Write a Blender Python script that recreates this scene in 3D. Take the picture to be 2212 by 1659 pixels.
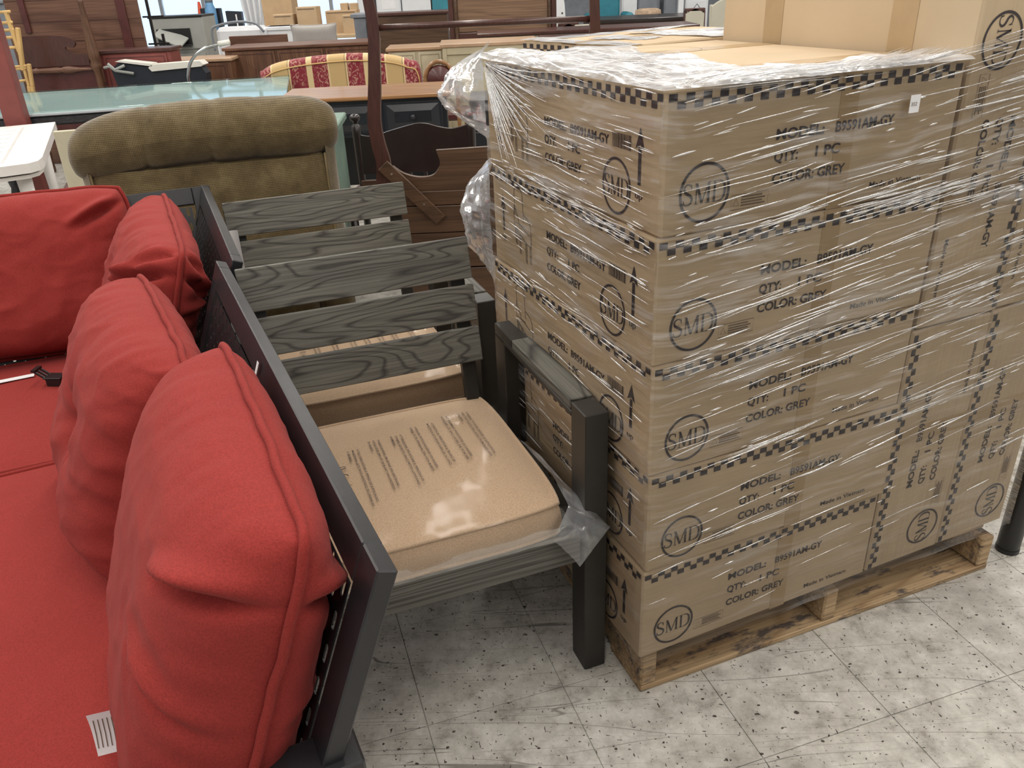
import bpy, bmesh, math, random
from mathutils import Vector, Matrix, noise

for o in list(bpy.data.objects):
    bpy.data.objects.remove(o, do_unlink=True)
scene = bpy.context.scene
C = scene.collection
PI = math.pi
def R(a): return math.radians(a)

# ------------------------------------------------------------------ camera
cam_data = bpy.data.cameras.new('camera')
cam = bpy.data.objects.new('camera', cam_data)
C.objects.link(cam)
cam_data.sensor_fit = 'HORIZONTAL'
cam_data.sensor_width = 36.0
cam_data.lens = 1740.0 / 2212.0 * 36.0
cam_data.clip_start = 0.02
cam_data.clip_end = 100
_p, _r = R(26.8), R(-2.5)
_F = Vector((0, math.cos(_p), -math.sin(_p)))
_X = Vector((1, 0, 0))
_U = _X.cross(_F)
_Xr = math.cos(_r) * _X + math.sin(_r) * _U
_Ur = -math.sin(_r) * _X + math.cos(_r) * _U
_m = Matrix((_Xr, _Ur, -_F)).transposed().to_4x4()
_m.translation = Vector((0, 0, 1.395))
cam.matrix_world = _m
scene.camera = cam

# ------------------------------------------------------------------ world, lamps, exposure
world = bpy.data.worlds.new('world')
scene.world = world
world.use_nodes = True
bg = world.node_tree.nodes['Background']
bg.inputs[0].default_value = (0.72, 0.84, 1.0, 1)
bg.inputs[1].default_value = 2.2

scene.view_settings.view_transform = 'Standard'
scene.view_settings.look = 'None'
scene.view_settings.gamma = 1.0
scene.view_settings.use_curve_mapping = False
scene.view_settings.exposure = -0.50
scene.cycles.max_bounces = 7
scene.cycles.diffuse_bounces = 3
scene.cycles.glossy_bounces = 3

CEIL = 3.9
def strip_lamp(name, x, y, sx, sy, watts, col=(1.0, 0.95, 0.88)):
    ld = bpy.data.lights.new(name, 'AREA')
    ld.shape = 'RECTANGLE'
    ld.size, ld.size_y = sx, sy
    ld.energy = watts
    ld.color = col
    lo = bpy.data.objects.new(name, ld)
    C.objects.link(lo)
    lo.location = (x, y, CEIL - 0.12)
    return lo
# rows of fluorescent strips under the ceiling
for lx, lw in ((-5.6, 420), (-2.9, 400), (-0.2, 330), (2.5, 330), (5.2, 380)):
    strip_lamp('ceiling_strip', lx, 5.2, 0.22, 16.4, lw)

# ------------------------------------------------------------------ materials
def new_mat(name):
    m = bpy.data.materials.new(name)
    m.use_nodes = True
    nt = m.node_tree
    for n in list(nt.nodes): nt.nodes.remove(n)
    out = nt.nodes.new('ShaderNodeOutputMaterial')
    return m, nt, out
def N(nt, typ, **kw):
    n = nt.nodes.new(typ)
    for k, v in kw.items(): setattr(n, k, v)
    return n
def setin(n, **kw):
    for k, v in kw.items(): n.inputs[k.replace('_', ' ')].default_value = v
def ramp(nt, stops, interp='LINEAR'):
    n = nt.nodes.new('ShaderNodeValToRGB')
    n.color_ramp.interpolation = interp
    el = n.color_ramp.elements
    while len(el) < len(stops): el.new(0.5)
    for e, (p, c) in zip(el, stops):
        e.position = p
        e.color = (c[0], c[1], c[2], 1) if len(c) == 3 else c
    return n
def coords(nt, scale=(1, 1, 1), rand=0.0, rot=(0, 0, 0), kind='Object'):
    tc = N(nt, 'ShaderNodeTexCoord')
    mp = N(nt, 'ShaderNodeMapping')
    mp.inputs['Scale'].default_value = scale
    mp.inputs['Rotation'].default_value = rot
    nt.links.new(tc.outputs[kind], mp.inputs['Vector'])
    if rand:
        oi = N(nt, 'ShaderNodeObjectInfo')
        mul = N(nt, 'ShaderNodeMath', operation='MULTIPLY')
        mul.inputs[1].default_value = rand
        nt.links.new(oi.outputs['Random'], mul.inputs[0])
        nt.links.new(mul.outputs[0], mp.inputs['Location'])
    return mp
def plain(name, col, rough=0.6, metal=0.0, var=0.12, scale=8.0, bump=0.0, bscale=60.0, rand=0.0, spec=0.5, stretch=(1, 1, 1), coat=0.0):
    """solid colour with soft noise variation and fine relief"""
    m, nt, out = new_mat(name)
    b = N(nt, 'ShaderNodeBsdfPrincipled')
    setin(b, Roughness=rough, Metallic=metal, Specular_IOR_Level=spec)
    if coat: setin(b, Coat_Weight=coat, Coat_Roughness=0.15)
    mp = coords(nt, stretch, rand)
    no = N(nt, 'ShaderNodeTexNoise')
    setin(no, Scale=scale, Detail=5.0, Roughness=0.6)
    nt.links.new(mp.outputs[0], no.inputs['Vector'])
    lo = tuple(c * (1 - var) for c in col); hi = tuple(min(1, c * (1 + var)) for c in col)
    rp = ramp(nt, [(0.3, lo), (0.7, hi)])
    nt.links.new(no.outputs['Fac'], rp.inputs[0])
    nt.links.new(rp.outputs[0], b.inputs['Base Color'])
    if bump:
        n2 = N(nt, 'ShaderNodeTexNoise')
        setin(n2, Scale=bscale, Detail=3.0)
        nt.links.new(mp.outputs[0], n2.inputs['Vector'])
        bu = N(nt, 'ShaderNodeBump')
        setin(bu, Strength=bump, Distance=0.004)
        nt.links.new(n2.outputs['Fac'], bu.inputs['Height'])
        nt.links.new(bu.outputs[0], b.inputs['Normal'])
    nt.links.new(b.outputs[0], out.inputs[0])
    return m
def grain(name, base, dark, axis='x', rough=0.5, lines=7.0, freq=1.0, width=0.25, bump=0.15, rand=20.0, coat=0.0, across=9.0):
    """wood: contour-line grain stretched along one axis"""
    m, nt, out = new_mat(name)
    b = N(nt, 'ShaderNodeBsdfPrincipled')
    setin(b, Roughness=rough)
    if coat: setin(b, Coat_Weight=coat, Coat_Roughness=0.12)
    q = across
    s = {'x': (1.3, q, q), 'y': (q, 1.3, q), 'z': (q, q, 1.3)}[axis]
    mp = coords(nt, tuple(v * freq for v in s), rand)
    n1 = N(nt, 'ShaderNodeTexNoise')
    setin(n1, Scale=1.0, Detail=1.5, Roughness=0.45, Distortion=0.4)
    nt.links.new(mp.outputs[0], n1.inputs['Vector'])
    mu = N(nt, 'ShaderNodeMath', operation='MULTIPLY'); mu.inputs[1].default_value = lines
    nt.links.new(n1.outputs['Fac'], mu.inputs[0])
    fr = N(nt, 'ShaderNodeMath', operation='FRACT')
    nt.links.new(mu.outputs[0], fr.inputs[0])
    mid = tuple((x + y) / 2 for x, y in zip(base, dark))
    rp = ramp(nt, [(0.0, dark), (width * 0.5, mid), (width, base), (0.8, tuple(c * 0.92 for c in base)), (1.0, dark)])
    nt.links.new(fr.outputs[0], rp.inputs[0])
    # fine fibres
    s2 = {'x': (3, 160, 160), 'y': (160, 3, 160), 'z': (160, 160, 3)}[axis]
    mp2 = coords(nt, s2, rand)
    n2 = N(nt, 'ShaderNodeTexNoise'); setin(n2, Scale=1.0, Detail=3.0)
    nt.links.new(mp2.outputs[0], n2.inputs['Vector'])
    rp2 = ramp(nt, [(0.35, (0.68, 0.68, 0.68)), (0.6, (1.12, 1.12, 1.12))])
    nt.links.new(n2.outputs['Fac'], rp2.inputs[0])
    mx = N(nt, 'ShaderNodeMixRGB', blend_type='MULTIPLY'); mx.inputs[0].default_value = 1.0
    nt.links.new(rp.outputs[0], mx.inputs[1]); nt.links.new(rp2.outputs[0], mx.inputs[2])
    nt.links.new(mx.outputs[0], b.inputs['Base Color'])
    bu = N(nt, 'ShaderNodeBump'); setin(bu, Strength=bump, Distance=0.002)
    nt.links.new(n2.outputs['Fac'], bu.inputs['Height'])
    nt.links.new(bu.outputs[0], b.inputs['Normal'])
    nt.links.new(b.outputs[0], out.inputs[0])
    return m
def fabric(name, col, col2, weave=620.0, bump=0.25, rough=0.9, sheen=0.3, blotch=5.0, wrinkle=0.0):
    m, nt, out = new_mat(name)
    b = N(nt, 'ShaderNodeBsdfPrincipled')
    setin(b, Roughness=rough, Sheen_Weight=sheen, Sheen_Roughness=0.5, Specular_IOR_Level=0.2)
    mp = coords(nt)
    n1 = N(nt, 'ShaderNodeTexNoise'); setin(n1, Scale=blotch, Detail=6.0, Roughness=0.65)
    nt.links.new(mp.outputs[0], n1.inputs['Vector'])
    rp = ramp(nt, [(0.3, col2), (0.7, col)])
    nt.links.new(n1.outputs['Fac'], rp.inputs[0])
    tot = None
    for rot, st in (((0, 0, 0), (1, 1, 0.5)), ((0, 0, 0), (0.5, 0.5, 1))):
        mq = coords(nt, tuple(weave * s for s in st))
        nn = N(nt, 'ShaderNodeTexNoise'); setin(nn, Scale=1.0, Detail=1.0)
        nt.links.new(mq.outputs[0], nn.inputs['Vector'])
        if tot is None: tot = nn.outputs['Fac']
        else:
            ad = N(nt, 'ShaderNodeMath', operation='ADD')
            nt.links.new(tot, ad.inputs[0]); nt.links.new(nn.outputs['Fac'], ad.inputs[1])
            tot = ad.outputs[0]
    rv = ramp(nt, [(0.38, (0.86, 0.86, 0.86)), (0.62, (1.1, 1.1, 1.1))])
    hf = N(nt, 'ShaderNodeMath', operation='MULTIPLY'); hf.inputs[1].default_value = 0.5
    nt.links.new(tot, hf.inputs[0]); nt.links.new(hf.outputs[0], rv.inputs[0])
    mx = N(nt, 'ShaderNodeMixRGB', blend_type='MULTIPLY'); mx.inputs[0].default_value = 1.0
    nt.links.new(rp.outputs[0], mx.inputs[1]); nt.links.new(rv.outputs[0], mx.inputs[2])
    nt.links.new(mx.outputs[0], b.inputs['Base Color'])
    bu = N(nt, 'ShaderNodeBump'); setin(bu, Strength=bump, Distance=0.001)
    nt.links.new(tot, bu.inputs['Height'])
    if wrinkle:
        nw = N(nt, 'ShaderNodeTexNoise'); setin(nw, Scale=9.0, Detail=2.0, Distortion=1.2)
        nt.links.new(mp.outputs[0], nw.inputs['Vector'])
        b2 = N(nt, 'ShaderNodeBump'); setin(b2, Strength=wrinkle, Distance=0.02)
        nt.links.new(nw.outputs['Fac'], b2.inputs['Height'])
        nt.links.new(b2.outputs[0], bu.inputs['Normal'])
    nt.links.new(bu.outputs[0], b.inputs['Normal'])
    nt.links.new(b.outputs[0], out.inputs[0])
    return m
def film(name, streak=(3.0, 70.0), rot=0.0, haze=(0.03, 0.5), lo=0.42, hi=0.74, gloss=0.9, bump=0.7, rise=None):
    """clear plastic film: mostly see-through, milky where it bunches, glossy with stretched creases"""
    m, nt, out = new_mat(name)
    tc = N(nt, 'ShaderNodeTexCoord')
    mp = N(nt, 'ShaderNodeMapping')
    mp.inputs['Rotation'].default_value = (0, 0, rot)
    mp.inputs['Scale'].default_value = (streak[0], streak[1], 1)
    nt.links.new(tc.outputs['UV'], mp.inputs['Vector'])
    n1 = N(nt, 'ShaderNodeTexNoise'); setin(n1, Scale=1.0, Detail=4.0, Roughness=0.6, Distortion=0.25)
    nt.links.new(mp.outputs[0], n1.inputs['Vector'])
    mp2 = N(nt, 'ShaderNodeMapping')
    mp2.inputs['Rotation'].default_value = (0, 0, rot)
    mp2.inputs['Scale'].default_value = (streak[0] * 1.1, streak[1] * 0.24, 1)
    nt.links.new(tc.outputs['UV'], mp2.inputs['Vector'])
    n2 = N(nt, 'ShaderNodeTexNoise'); setin(n2, Scale=1.0, Detail=3.0, Roughness=0.65, Distortion=0.5)
    nt.links.new(mp2.outputs[0], n2.inputs['Vector'])
    av = N(nt, 'ShaderNodeMath', operation='ADD')
    h1 = N(nt, 'ShaderNodeMath', operation='MULTIPLY'); h1.inputs[1].default_value = 0.45
    h2 = N(nt, 'ShaderNodeMath', operation='MULTIPLY'); h2.inputs[1].default_value = 0.55
    nt.links.new(n1.outputs['Fac'], h1.inputs[0]); nt.links.new(n2.outputs['Fac'], h2.inputs[0])
    nt.links.new(h1.outputs[0], av.inputs[0]); nt.links.new(h2.outputs[0], av.inputs[1])
    mr = N(nt, 'ShaderNodeMapRange', clamp=True)
    setin(mr, From_Min=lo, From_Max=hi, To_Min=haze[0], To_Max=haze[1])
    nt.links.new(av.outputs[0], mr.inputs['Value'])
    if rise:                                        # haze strengthens towards the top of the load
        spx = N(nt, 'ShaderNodeSeparateXYZ'); nt.links.new(tc.outputs['UV'], spx.inputs[0])
        m4 = N(nt, 'ShaderNodeMapRange', clamp=True); setin(m4, From_Min=rise[0], From_Max=rise[1], To_Min=rise[2], To_Max=1.0)
        nt.links.new(spx.outputs[1], m4.inputs['Value'])
        m5 = N(nt, 'ShaderNodeMath', operation='MULTIPLY')
        nt.links.new(mr.outputs[0], m5.inputs[0]); nt.links.new(m4.outputs[0], m5.inputs[1]); mr = m5
    bu = N(nt, 'ShaderNodeBump'); setin(bu, Strength=bump, Distance=0.006)
    nt.links.new(av.outputs[0], bu.inputs['Height'])
    tr = N(nt, 'ShaderNodeBsdfTransparent'); tr.inputs[0].default_value = (0.975, 0.975, 0.975, 1)
    gl = N(nt, 'ShaderNodeBsdfGlossy'); setin(gl, Roughness=0.13); gl.inputs[0].default_value = (0.95, 0.95, 0.95, 1)
    nt.links.new(bu.outputs[0], gl.inputs['Normal'])
    fr = N(nt, 'ShaderNodeFresnel'); fr.inputs[0].default_value = 1.45
    nt.links.new(bu.outputs[0], fr.inputs['Normal'])
    fm = N(nt, 'ShaderNodeMath', operation='MULTIPLY', use_clamp=True); fm.inputs[1].default_value = gloss
    nt.links.new(fr.outputs[0], fm.inputs[0])
    m1 = N(nt, 'ShaderNodeMixShader')
    nt.links.new(fm.outputs[0], m1.inputs[0]); nt.links.new(tr.outputs[0], m1.inputs[1]); nt.links.new(gl.outputs[0], m1.inputs[2])
    df = N(nt, 'ShaderNodeBsdfDiffuse'); df.inputs[0].default_value = (0.86, 0.87, 0.9, 1)
    nt.links.new(bu.outputs[0], df.inputs['Normal'])
    g2 = N(nt, 'ShaderNodeBsdfGlossy'); setin(g2, Roughness=0.2); g2.inputs[0].default_value = (0.95, 0.95, 0.95, 1)
    nt.links.new(bu.outputs[0], g2.inputs['Normal'])
    m2 = N(nt, 'ShaderNodeMixShader'); m2.inputs[0].default_value = 0.35
    nt.links.new(df.outputs[0], m2.inputs[1]); nt.links.new(g2.outputs[0], m2.inputs[2])
    m3 = N(nt, 'ShaderNodeMixShader')
    nt.links.new(mr.outputs[0], m3.inputs[0]); nt.links.new(m1.outputs[0], m3.inputs[1]); nt.links.new(m2.outputs[0], m3.inputs[2])
    nt.links.new(m3.outputs[0], out.inputs[0])
    return m
def glass_mat(name, tint=(0.9, 0.97, 0.95), k=1.0, base=0.06):
    m, nt, out = new_mat(name)
    tr = N(nt, 'ShaderNodeBsdfTransparent'); tr.inputs[0].default_value = (*tint, 1)
    gl = N(nt, 'ShaderNodeBsdfGlossy'); setin(gl, Roughness=0.03)
    fr = N(nt, 'ShaderNodeFresnel'); fr.inputs[0].default_value = 1.5
    ad = N(nt, 'ShaderNodeMath', operation='MULTIPLY_ADD', use_clamp=True); ad.inputs[1].default_value = k; ad.inputs[2].default_value = base
    nt.links.new(fr.outputs[0], ad.inputs[0])
    mx = N(nt, 'ShaderNodeMixShader')
    nt.links.new(ad.outputs[0], mx.inputs[0]); nt.links.new(tr.outputs[0], mx.inputs[1]); nt.links.new(gl.outputs[0], mx.inputs[2])
    nt.links.new(mx.outputs[0], out.inputs[0])
    return m

def floor_mat():
    m, nt, out = new_mat('scuffed_vinyl')
    b = N(nt, 'ShaderNodeBsdfPrincipled')
    setin(b, Roughness=0.42, Specular_IOR_Level=0.4)
    geo = N(nt, 'ShaderNodeNewGeometry')
    def mapped(scale, rot):
        mp = N(nt, 'ShaderNodeMapping')
        mp.inputs['Scale'].default_value = scale
        mp.inputs['Rotation'].default_value = (0, 0, rot)
        nt.links.new(geo.outputs['Position'], mp.inputs['Vector'])
        return mp.outputs[0]
    n1 = N(nt, 'ShaderNodeTexNoise'); setin(n1, Scale=16.0, Detail=10.0, Roughness=0.72)
    nt.links.new(mapped((1, 1, 1), 0), n1.inputs['Vector'])
    base = ramp(nt, [(0.32, (0.27, 0.25, 0.22)), (0.45, (0.47, 0.45, 0.41)), (0.64, (0.64, 0.62, 0.575))])
    nt.links.new(n1.outputs['Fac'], base.inputs[0])
    col = base.outputs[0]
    def darken(vec, scale, lo, hi, tint, detail=2.0, distort=0.0, rough=0.5):
        nonlocal col
        n = N(nt, 'ShaderNodeTexNoise'); setin(n, Scale=scale, Detail=detail, Distortion=distort, Roughness=rough)
        nt.links.new(vec, n.inputs['Vector'])
        mr = N(nt, 'ShaderNodeMapRange', clamp=True); setin(mr, From_Min=lo, From_Max=hi, To_Min=0.0, To_Max=1.0)
        nt.links.new(n.outputs['Fac'], mr.inputs['Value'])
        mx = N(nt, 'ShaderNodeMixRGB'); mx.inputs[2].default_value = (*tint, 1)
        nt.links.new(mr.outputs[0], mx.inputs[0]); nt.links.new(col, mx.inputs[1])
        col = mx.outputs[0]
    def lines(scale, rot, dens, tint, wid):
        """thin long scratches: a narrow level band of stretched noise, broken up by another noise"""
        nonlocal col
        n = N(nt, 'ShaderNodeTexNoise'); setin(n, Scale=1.0, Detail=1.0)
        nt.links.new(mapped((scale * 0.05, scale, 1), rot), n.inputs['Vector'])
        s = N(nt, 'ShaderNodeMath', operation='SUBTRACT'); s.inputs[1].default_value = 0.5
        nt.links.new(n.outputs['Fac'], s.inputs[0])
        a = N(nt, 'ShaderNodeMath', operation='ABSOLUTE'); nt.links.new(s.outputs[0], a.inputs[0])
        mr = N(nt, 'ShaderNodeMapRange', clamp=True); setin(mr, From_Min=wid * 0.3, From_Max=wid, To_Min=1.0, To_Max=0.0)
        nt.links.new(a.outputs[0], mr.inputs['Value'])
        n2 = N(nt, 'ShaderNodeTexNoise'); setin(n2, Scale=1.0, Detail=2.0)
        nt.links.new(mapped((scale * 0.25, scale * 0.6, 1), rot + 0.3), n2.inputs['Vector'])
        m2 = N(nt, 'ShaderNodeMapRange', clamp=True); setin(m2, From_Min=dens, From_Max=dens + 0.06, To_Min=0.0, To_Max=0.8)
        nt.links.new(n2.outputs['Fac'], m2.inputs['Value'])
        mu = N(nt, 'ShaderNodeMath', operation='MULTIPLY')
        nt.links.new(mr.outputs[0], mu.inputs[0]); nt.links.new(m2.outputs[0], mu.inputs[1])
        mx = N(nt, 'ShaderNodeMixRGB'); mx.inputs[2].default_value = (*tint, 1)
        nt.links.new(mu.outputs[0], mx.inputs[0]); nt.links.new(col, mx.inputs[1])
        col = mx.outputs[0]
    darken(mapped((1, 1, 1), 0), 3.0, 0.55, 0.85, (0.30, 0.28, 0.25), 6.0)
    darken(mapped((30, 75, 1), R(35)), 1.0, 0.60, 0.95, (0.27, 0.25, 0.22), 4.0)
    darken(mapped((80, 34, 1), R(75)), 1.0, 0.60, 0.95, (0.30, 0.28, 0.25), 4.0)
    lines(9.0, R(70), 0.50, (0.22, 0.20, 0.18), 0.0028)
    lines(8.0, R(-40), 0.50, (0.25, 0.23, 0.20), 0.0024)
    lines(7.0, R(20), 0.50, (0.28, 0.26, 0.23), 0.0024)
    lines(11.0, R(112), 0.51, (0.16, 0.15, 0.13), 0.0028)
    lines(16.0, R(48), 0.53, (0.12, 0.11, 0.10), 0.0036)
    lines(13.0, R(155), 0.53, (0.2, 0.18, 0.16), 0.0032)
    darken(mapped((75, 190, 1), R(62)), 1.0, 0.705, 0.735, (0.04, 0.035, 0.03), 1.0, 0.5)
    darken(mapped((190, 75, 1), R(25)), 1.0, 0.705, 0.735, (0.05, 0.04, 0.035), 1.0, 0.5)
    darken(mapped((70, 85, 1), R(0)), 1.0, 0.752, 0.772, (0.07, 0.06, 0.05), 0.5)
    nt.links.new(col, b.inputs['Base Color'])
    bu = N(nt, 'ShaderNodeBump'); setin(bu, Strength=0.08, Distance=0.003)
    nt.links.new(n1.outputs['Fac'], bu.inputs['Height'])
    nt.links.new(bu.outputs[0], b.inputs['Normal'])
    nt.links.new(b.outputs[0], out.inputs[0])
    return m

def carton_mat():
    m, nt, out = new_mat('kraft_carton')
    b = N(nt, 'ShaderNodeBsdfPrincipled'); setin(b, Roughness=0.8, Specular_IOR_Level=0.25)
    mp = coords(nt, (1, 1, 1), 30.0)
    n = N(nt, 'ShaderNodeTexNoise'); setin(n, Scale=4.0, Detail=6.0)
    nt.links.new(mp.outputs[0], n.inputs['Vector'])
    mq = coords(nt, (2, 2, 130), 30.0)
    n2 = N(nt, 'ShaderNodeTexNoise'); setin(n2, Scale=1.0, Detail=2.0)
    nt.links.new(mq.outputs[0], n2.inputs['Vector'])
    rp = ramp(nt, [(0.3, (0.54, 0.415, 0.272)), (0.7, (0.61, 0.475, 0.322))])
    nt.links.new(n.outputs['Fac'], rp.inputs[0])
    r2 = ramp(nt, [(0.3, (0.94, 0.94, 0.94)), (0.7, (1.04, 1.04, 1.04))])
    nt.links.new(n2.outputs['Fac'], r2.inputs[0])
    mx = N(nt, 'ShaderNodeMixRGB', blend_type='MULTIPLY'); mx.inputs[0].default_value = 1.0
    nt.links.new(rp.outputs[0], mx.inputs[1]); nt.links.new(r2.outputs[0], mx.inputs[2])
    nt.links.new(mx.outputs[0], b.inputs['Base Color'])
    bu = N(nt, 'ShaderNodeBump'); setin(bu, Strength=0.12, Distance=0.002)
    nt.links.new(n2.outputs['Fac'], bu.inputs['Height']); nt.links.new(bu.outputs[0], b.inputs['Normal'])
    nt.links.new(b.outputs[0], out.inputs[0])
    return m

def stained_wood():
    m = grain('pallet_pine', (0.46, 0.32, 0.18), (0.32, 0.205, 0.105), 'x', 0.75, 6.0, 1.0, 0.3)
    nt = m.node_tree
    b = [n for n in nt.nodes if n.type == 'BSDF_PRINCIPLED'][0]
    src = b.inputs['Base Color'].links[0].from_socket
    mp = coords(nt, (9, 26, 26), 11.0)
    n = N(nt, 'ShaderNodeTexNoise'); setin(n, Scale=1.0, Detail=4.0, Roughness=0.7)
    nt.links.new(mp.outputs[0], n.inputs['Vector'])
    mr = N(nt, 'ShaderNodeMapRange', clamp=True); setin(mr, From_Min=0.53, From_Max=0.64, To_Min=0.0, To_Max=0.85)
    nt.links.new(n.outputs['Fac'], mr.inputs['Value'])
    mx = N(nt, 'ShaderNodeMixRGB'); mx.inputs[2].default_value = (0.045, 0.04, 0.05, 1)
    nt.links.new(mr.outputs[0], mx.inputs[0]); nt.links.new(src, mx.inputs[1])
    nt.links.new(mx.outputs[0], b.inputs['Base Color'])
    return m

def chenille():
    m, nt, out = new_mat('olive_chenille')
    b = N(nt, 'ShaderNodeBsdfPrincipled'); setin(b, Roughness=0.85, Sheen_Weight=0.5, Sheen_Roughness=0.4, Specular_IOR_Level=0.2)
    mp = coords(nt)
    n1 = N(nt, 'ShaderNodeTexNoise'); setin(n1, Scale=11.0, Detail=6.0, Roughness=0.7)
    nt.links.new(mp.outputs[0], n1.inputs['Vector'])
    rp = ramp(nt, [(0.3, (0.105, 0.076, 0.036)), (0.52, (0.165, 0.124, 0.062)), (0.72, (0.24, 0.187, 0.10))])
    nt.links.new(n1.outputs['Fac'], rp.inputs[0])
    hs = None
    for ax, sc in ((0, (58, 1, 1)), (2, (1, 1, 52))):
        mq = coords(nt, sc)
        w = N(nt, 'ShaderNodeTexWave', wave_type='BANDS'); w.bands_direction = 'X' if ax == 0 else 'Z'
        setin(w, Scale=1.0, Distortion=1.2, Detail=1.0)
        nt.links.new(mq.outputs[0], w.inputs['Vector'])
        if hs is None: hs = w.outputs['Fac']
        else:
            mu = N(nt, 'ShaderNodeMath', operation='MULTIPLY')
            nt.links.new(hs, mu.inputs[0]); nt.links.new(w.outputs['Fac'], mu.inputs[1]); hs = mu.outputs[0]
    rv = ramp(nt, [(0.0, (0.55, 0.52, 0.48)), (0.6, (1.2, 1.2, 1.2))])
    nt.links.new(hs, rv.inputs[0])
    mx = N(nt, 'ShaderNodeMixRGB', blend_type='MULTIPLY'); mx.inputs[0].default_value = 1.0
    nt.links.new(rp.outputs[0], mx.inputs[1]); nt.links.new(rv.outputs[0], mx.inputs[2])
    nt.links.new(mx.outputs[0], b.inputs['Base Color'])
    bu = N(nt, 'ShaderNodeBump'); setin(bu, Strength=0.5, Distance=0.002)
    nt.links.new(hs, bu.inputs['Height']); nt.links.new(bu.outputs[0], b.inputs['Normal'])
    nt.links.new(b.outputs[0], out.inputs[0])
    return m

def stripes():
    """burgundy and gold striped damask, the stripes run up the back (bands along x)"""
    m, nt, out = new_mat('striped_damask')
    b = N(nt, 'ShaderNodeBsdfPrincipled'); setin(b, Roughness=0.75, Sheen_Weight=0.2)
    tc = N(nt, 'ShaderNodeTexCoord'); sp = N(nt, 'ShaderNodeSeparateXYZ')
    nt.links.new(tc.outputs['Object'], sp.inputs[0])
    mu = N(nt, 'ShaderNodeMath', operation='MULTIPLY_ADD'); mu.inputs[1].default_value = 1 / 0.47; mu.inputs[2].default_value = 20.19
    nt.links.new(sp.outputs[0], mu.inputs[0])
    fr = N(nt, 'ShaderNodeMath', operation='FRACT'); nt.links.new(mu.outputs[0], fr.inputs[0])
    red, gold, pale = (0.22, 0.012, 0.025), (0.55, 0.38, 0.17), (0.68, 0.52, 0.28)
    rp = ramp(nt, [(0.0, gold), (0.27, (0.2, 0.13, 0.06)), (0.285, pale), (0.31, red), (0.6, pale), (0.7, red), (0.97, pale)], 'CONSTANT')
    nt.links.new(fr.outputs[0], rp.inputs[0])
    mp = coords(nt, (30, 30, 22))
    n = N(nt, 'ShaderNodeTexNoise'); setin(n, Scale=1.0, Detail=1.0, Distortion=2.0)
    nt.links.new(mp.outputs[0], n.inputs['Vector'])
    mr = N(nt, 'ShaderNodeMapRange', clamp=True); setin(mr, From_Min=0.53, From_Max=0.56, To_Min=0.0, To_Max=0.75)
    nt.links.new(n.outputs['Fac'], mr.inputs['Value'])
    isred = ramp(nt, [(0.0, (0, 0, 0)), (0.31, (1, 1, 1)), (0.52, (0.25, 0.25, 0.25)), (0.6, (0.0, 0.0, 0.0)), (0.7, (0.25, 0.25, 0.25)), (0.78, (1, 1, 1)), (0.97, (0, 0, 0))], 'CONSTANT')
    nt.links.new(fr.outputs[0], isred.inputs[0])
    mm = N(nt, 'ShaderNodeMath', operation='MULTIPLY')
    nt.links.new(mr.outputs[0], mm.inputs[0]); nt.links.new(isred.outputs[0], mm.inputs[1])
    mx = N(nt, 'ShaderNodeMixRGB'); mx.inputs[2].default_value = (0.5, 0.27, 0.2, 1)
    nt.links.new(mm.outputs[0], mx.inputs[0]); nt.links.new(rp.outputs[0], mx.inputs[1])
    nt.links.new(mx.outputs[0], b.inputs['Base Color'])
    nt.links.new(b.outputs[0], out.inputs[0])
    return m

M = {}
M['floor'] = floor_mat()
M['wall'] = plain('painted_wall', (0.42, 0.46, 0.52), 0.8)
M['ceiling'] = plain('ceiling_tiles', (0.38, 0.38, 0.38), 0.9)
M['carton'] = carton_mat()
M['ink'] = plain('dark_ink', (0.045, 0.036, 0.04), 0.7, var=0.25, scale=90)
M['thin_ink'] = plain('faint_ink', (0.16, 0.11, 0.075), 0.8, var=0.2, scale=90)
M['tape'] = plain('clear_tape', (0.46, 0.325, 0.18), 0.3, var=0.08)
M['film'] = film('stretch_film', (3.2, 75.0), R(-7), (0.0, 0.46), 0.50, 0.67, 0.7, 0.85, (0.2, 1.0, 0.35))
M['film_left'] = film('stretch_film_side', (4.0, 70.0), R(6), (0.0, 0.46), 0.50, 0.67, 0.7, 0.85, (0.3, 1.0, 0.35))
M['film_top'] = film('stretch_film_bunched', (9.0, 42.0), R(-12), (0.34, 0.86), 0.40, 0.60, 1.0, 1.0)
M['film_slack'] = film('stretch_film_slack', (7.0, 60.0), R(50), (0.22, 0.62), 0.42, 0.66, 0.5, 0.5)
M['bag'] = film('thin_polybag', (9.0, 14.0), R(25), (0.0, 0.05), 0.56, 0.78, 0.32, 0.12)
M['bag_loose'] = film('loose_polybag', (14.0, 22.0), R(40), (0.12, 0.42), 0.42, 0.70, 1.2, 0.9)
M['crease_glint'] = None
M['pallet'] = stained_wood()
M['red'] = fabric('red_canvas', (0.290, 0.034, 0.029), (0.265, 0.030, 0.026), wrinkle=0.14, sheen=0.03)
M['red_pipe'] = fabric('red_canvas_piping', (0.27, 0.030, 0.025), (0.24, 0.026, 0.022), sheen=0.03)
M['sofa_metal'] = plain('charcoal_powder_coat', (0.018, 0.018, 0.021), 0.38, 0.0, 0.15, 20, 0.05, 500, spec=0.55)
M['chair_metal'] = plain('dark_bronze_powder_coat', (0.021, 0.019, 0.016), 0.45, 0.0, 0.12, 20, 0.04, 500)
M['grey_wood'] = grain('grey_stained_oak', (0.160, 0.155, 0.134), (0.050, 0.046, 0.041), 'x', 0.6, 15.0, 1.5, 0.22, 0.4)
M['grey_wood_y'] = grain('grey_stained_oak_arm', (0.130, 0.125, 0.107), (0.042, 0.039, 0.034), 'y', 0.6, 12.0, 1.15, 0.28, 0.35)
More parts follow.
